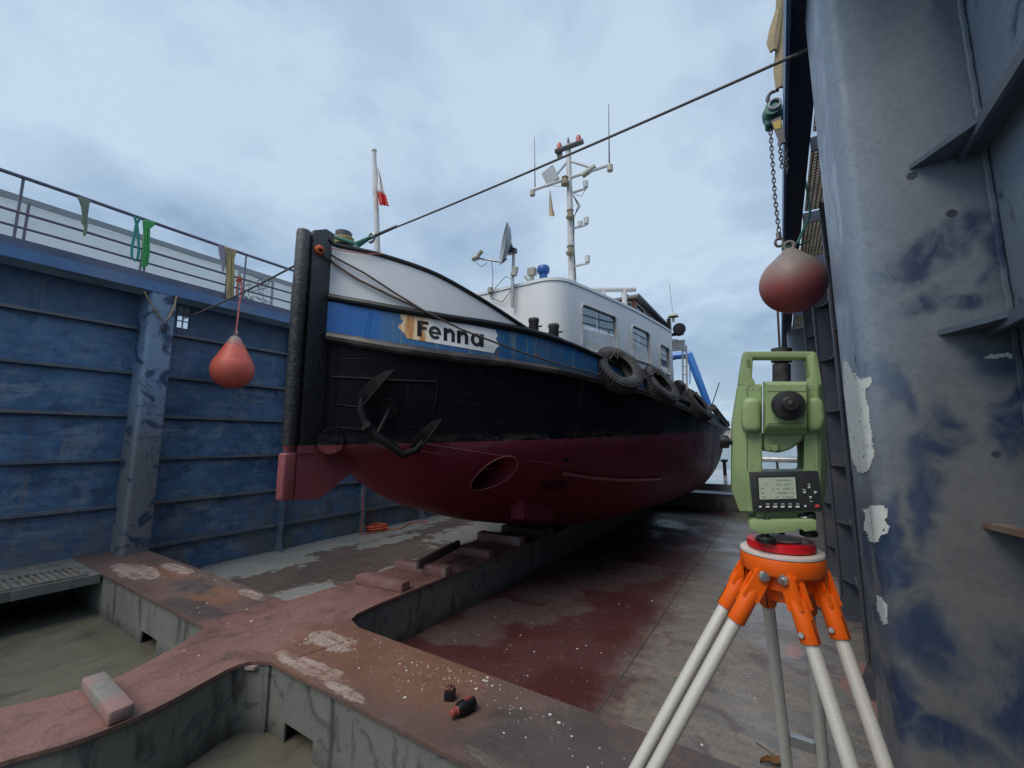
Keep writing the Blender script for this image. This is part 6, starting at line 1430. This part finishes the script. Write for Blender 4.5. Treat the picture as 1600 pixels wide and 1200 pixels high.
mb = MB(); mb.lathe([(.036, .0160), (.036, .0185), (.02, .019)], (bc.x, 0, bc.z), seg=48); mb.build('spring_plate', M_headtop, ts, 30, off=(0, 0, 0))
# tripod
TB = Vector((TO.x + _rL.x * bc.x, TO.y + _rL.y * bc.x, FZ))
tp = thing('tripod', 'orange headed tripod with wet silver tube legs under the green survey instrument', 'tripod', TB)
hx, hy, hz = TB.x, TB.y, TO.z
mb = MB(); mb.lathe([(.048, -.001), (.0690, -.002), (.0700, -.005), (.0695, -.008)], (hx, hy, hz + .003), seg=64); mb.build('head_top', M_headtop, tp)
mb = MB(); mb.lathe([(.0693, -.0065), (.0703, -.010), (.0703, -.032), (.068, -.036), (.045, -.037), (.040, -.018)], (hx, hy, hz), seg=64); mb.lathe([(.05, -.028), (.05, -.064), (.03, -.066), (.028, -.09), (.012, -.092)], (hx, hy, hz), seg=32)
for c0, c1 in ((98, 172), (8, 82)):                      # skirts between the legs
    rows = []
    for r_, z_ in ((.0701, -.018), (.0701, -.058), (.0660, -.060), (.0630, -.026)): rows.append([(hx + r_ * math.cos(R(lerp(c0, c1, i / 12))), hy + r_ * math.sin(R(lerp(c0, c1, i / 12))), hz + z_) for i in range(13)])
    for c_ in (c0 - 98, ): pass
    mb.grid(rows)
for c0, c1 in ((176, 205), (335, 364)):
    rows = []
    for r_, z_ in ((.0701, -.018), (.0701, -.056), (.0660, -.058), (.0630, -.026)): rows.append([(hx + r_ * math.cos(R(lerp(c0, c1, i / 6))), hy + r_ * math.sin(R(lerp(c0, c1, i / 6))), hz + z_) for i in range(7)])
    mb.grid(rows)
head = mb.build('head', M_orange, tp)
fitp = (-.0154, .9919, 1.2523, .0473, .0343, -.0465, .575, .3033, .3717, -.126, -.1429)
def leg(k_, a_, dlen, label=None):
    ox, oy, z0, rh, w = fitp[:5]; d = Vector((-math.sin(a_), math.cos(a_), 0)); s = Vector((d.y, -d.x, 0)); slope = (d * k_ - Vector((0, 0, 1)))
    base = Vector((ox, oy, z0)); u = slope.normalized(); nrm_ = u.cross(s).normalized(); lg = None
    A = [base + d * rh + s * w * q for q in (-1, 1)]
    mb = MB()
    for a in A: mb.tube([a + u * .075, a + u * dlen], .0116, 20)
    lg = mb.build('leg', M_alu, tp)
    for a, q in zip(A, (-1, 1)):
        mb = MB(); mb.tube([a + u * .030, a + u * .040, a + u * .098, a + u * .100], [.0130, .0152, .0157, .0146], 22)
        # hinge cheek with a rounded eye
        e = [a - u * .002 + (nrm_ * math.cos(t) + -u * math.sin(t)) * .0132 for t in [R(18 * i) for i in range(11)]] + [a + u * .05 - nrm_ * .0140, a + u * .05 + nrm_ * .0140]
        for o_ in (-.013, .006): mb.prism([v + s * o_ for v in e], s * .007)
        mb.prism([a + d * -.01 - s * .006, a - d * .03 - s * .006 + Vector((0, 0, .0)), a - d * .03 - s * .006 + Vector((0, 0, .035)), a - s * .006 + Vector((0, 0, .028)), a + d * .014 - s * .006 + Vector((0, 0, .005)), a + d * .012 - s * .006 - Vector((0, 0, .010))], s * .012)
        mb.build('leg_clamp', M_orange, lg)
        mb = MB(); ax2 = nrm_ if nrm_.y < 0 else -nrm_
        hexp = lambda c, ax, r, h: mb.lathe([(r, 0), (r, h), (r * .8, h * 1.15)], c, ax, 6)
        hexp(a + s * .0135, s, .0098, .006); mb.lathe([(.005, 0), (.005, .011)], a + s * .0135, s, 12); hexp(a - s * .0135, -s, .0098, .006)
        mb.lathe([(.009, 0), (.009, .004), (.006, .006)], a - s * .013, -s, 16)
        hexp(a + u * .085 + s * .015, (s * .8 + ax2 * .6), .005, .006); mb.build('hinge_bolt', M_bolt, lg)
        mb = MB(); mb.tube([a + u * .064 + ax2 * .0155, a + u * .0985 + ax2 * .0158], .0010, 5); mb.build('clamp_slot', M_tsdark, lg)
    # spacer plate, lower tube, foot
    pc = (A[0] + A[1]) / 2 + u * dlen
    return lg, A, u, s, pc, slope, nrm_
for k_, a_, dl in ((fitp[6], fitp[5] + R(120) + fitp[9], .60), (fitp[7], fitp[5] - R(120) + fitp[10], .60), (fitp[8], fitp[5], .62)):
    lg, A, u, s, pc, slope, nrm_ = leg(k_, a_, dl)
    q = .435 if dl == .62 else dl - .02
    c = (A[0] + A[1]) / 2 + u * q; rot = Matrix((s, u, nrm_)).transposed()
    MB().box(c, (.0343 * 2 - .0235, .030, .010), rot, .001).build('spacer_plate', M_steel, lg)
    MB().box((A[0] + A[1]) / 2 + u * dl, (.10, .05, .04), rot, .004).build('slide_clamp', M_orange, lg)
    L2 = (pc.z - (FZ + .10)) / -u.z; e = pc + u * L2
    MB().tube([pc - u * .03, e], .012, 14).build('lower_tube', M_alu, lg)
    MB().lathe([(.022, 0), (.022, .05), (.012, .08), (.002, .118)], e - u * .02, u, 16).build('foot', M_orange, lg)
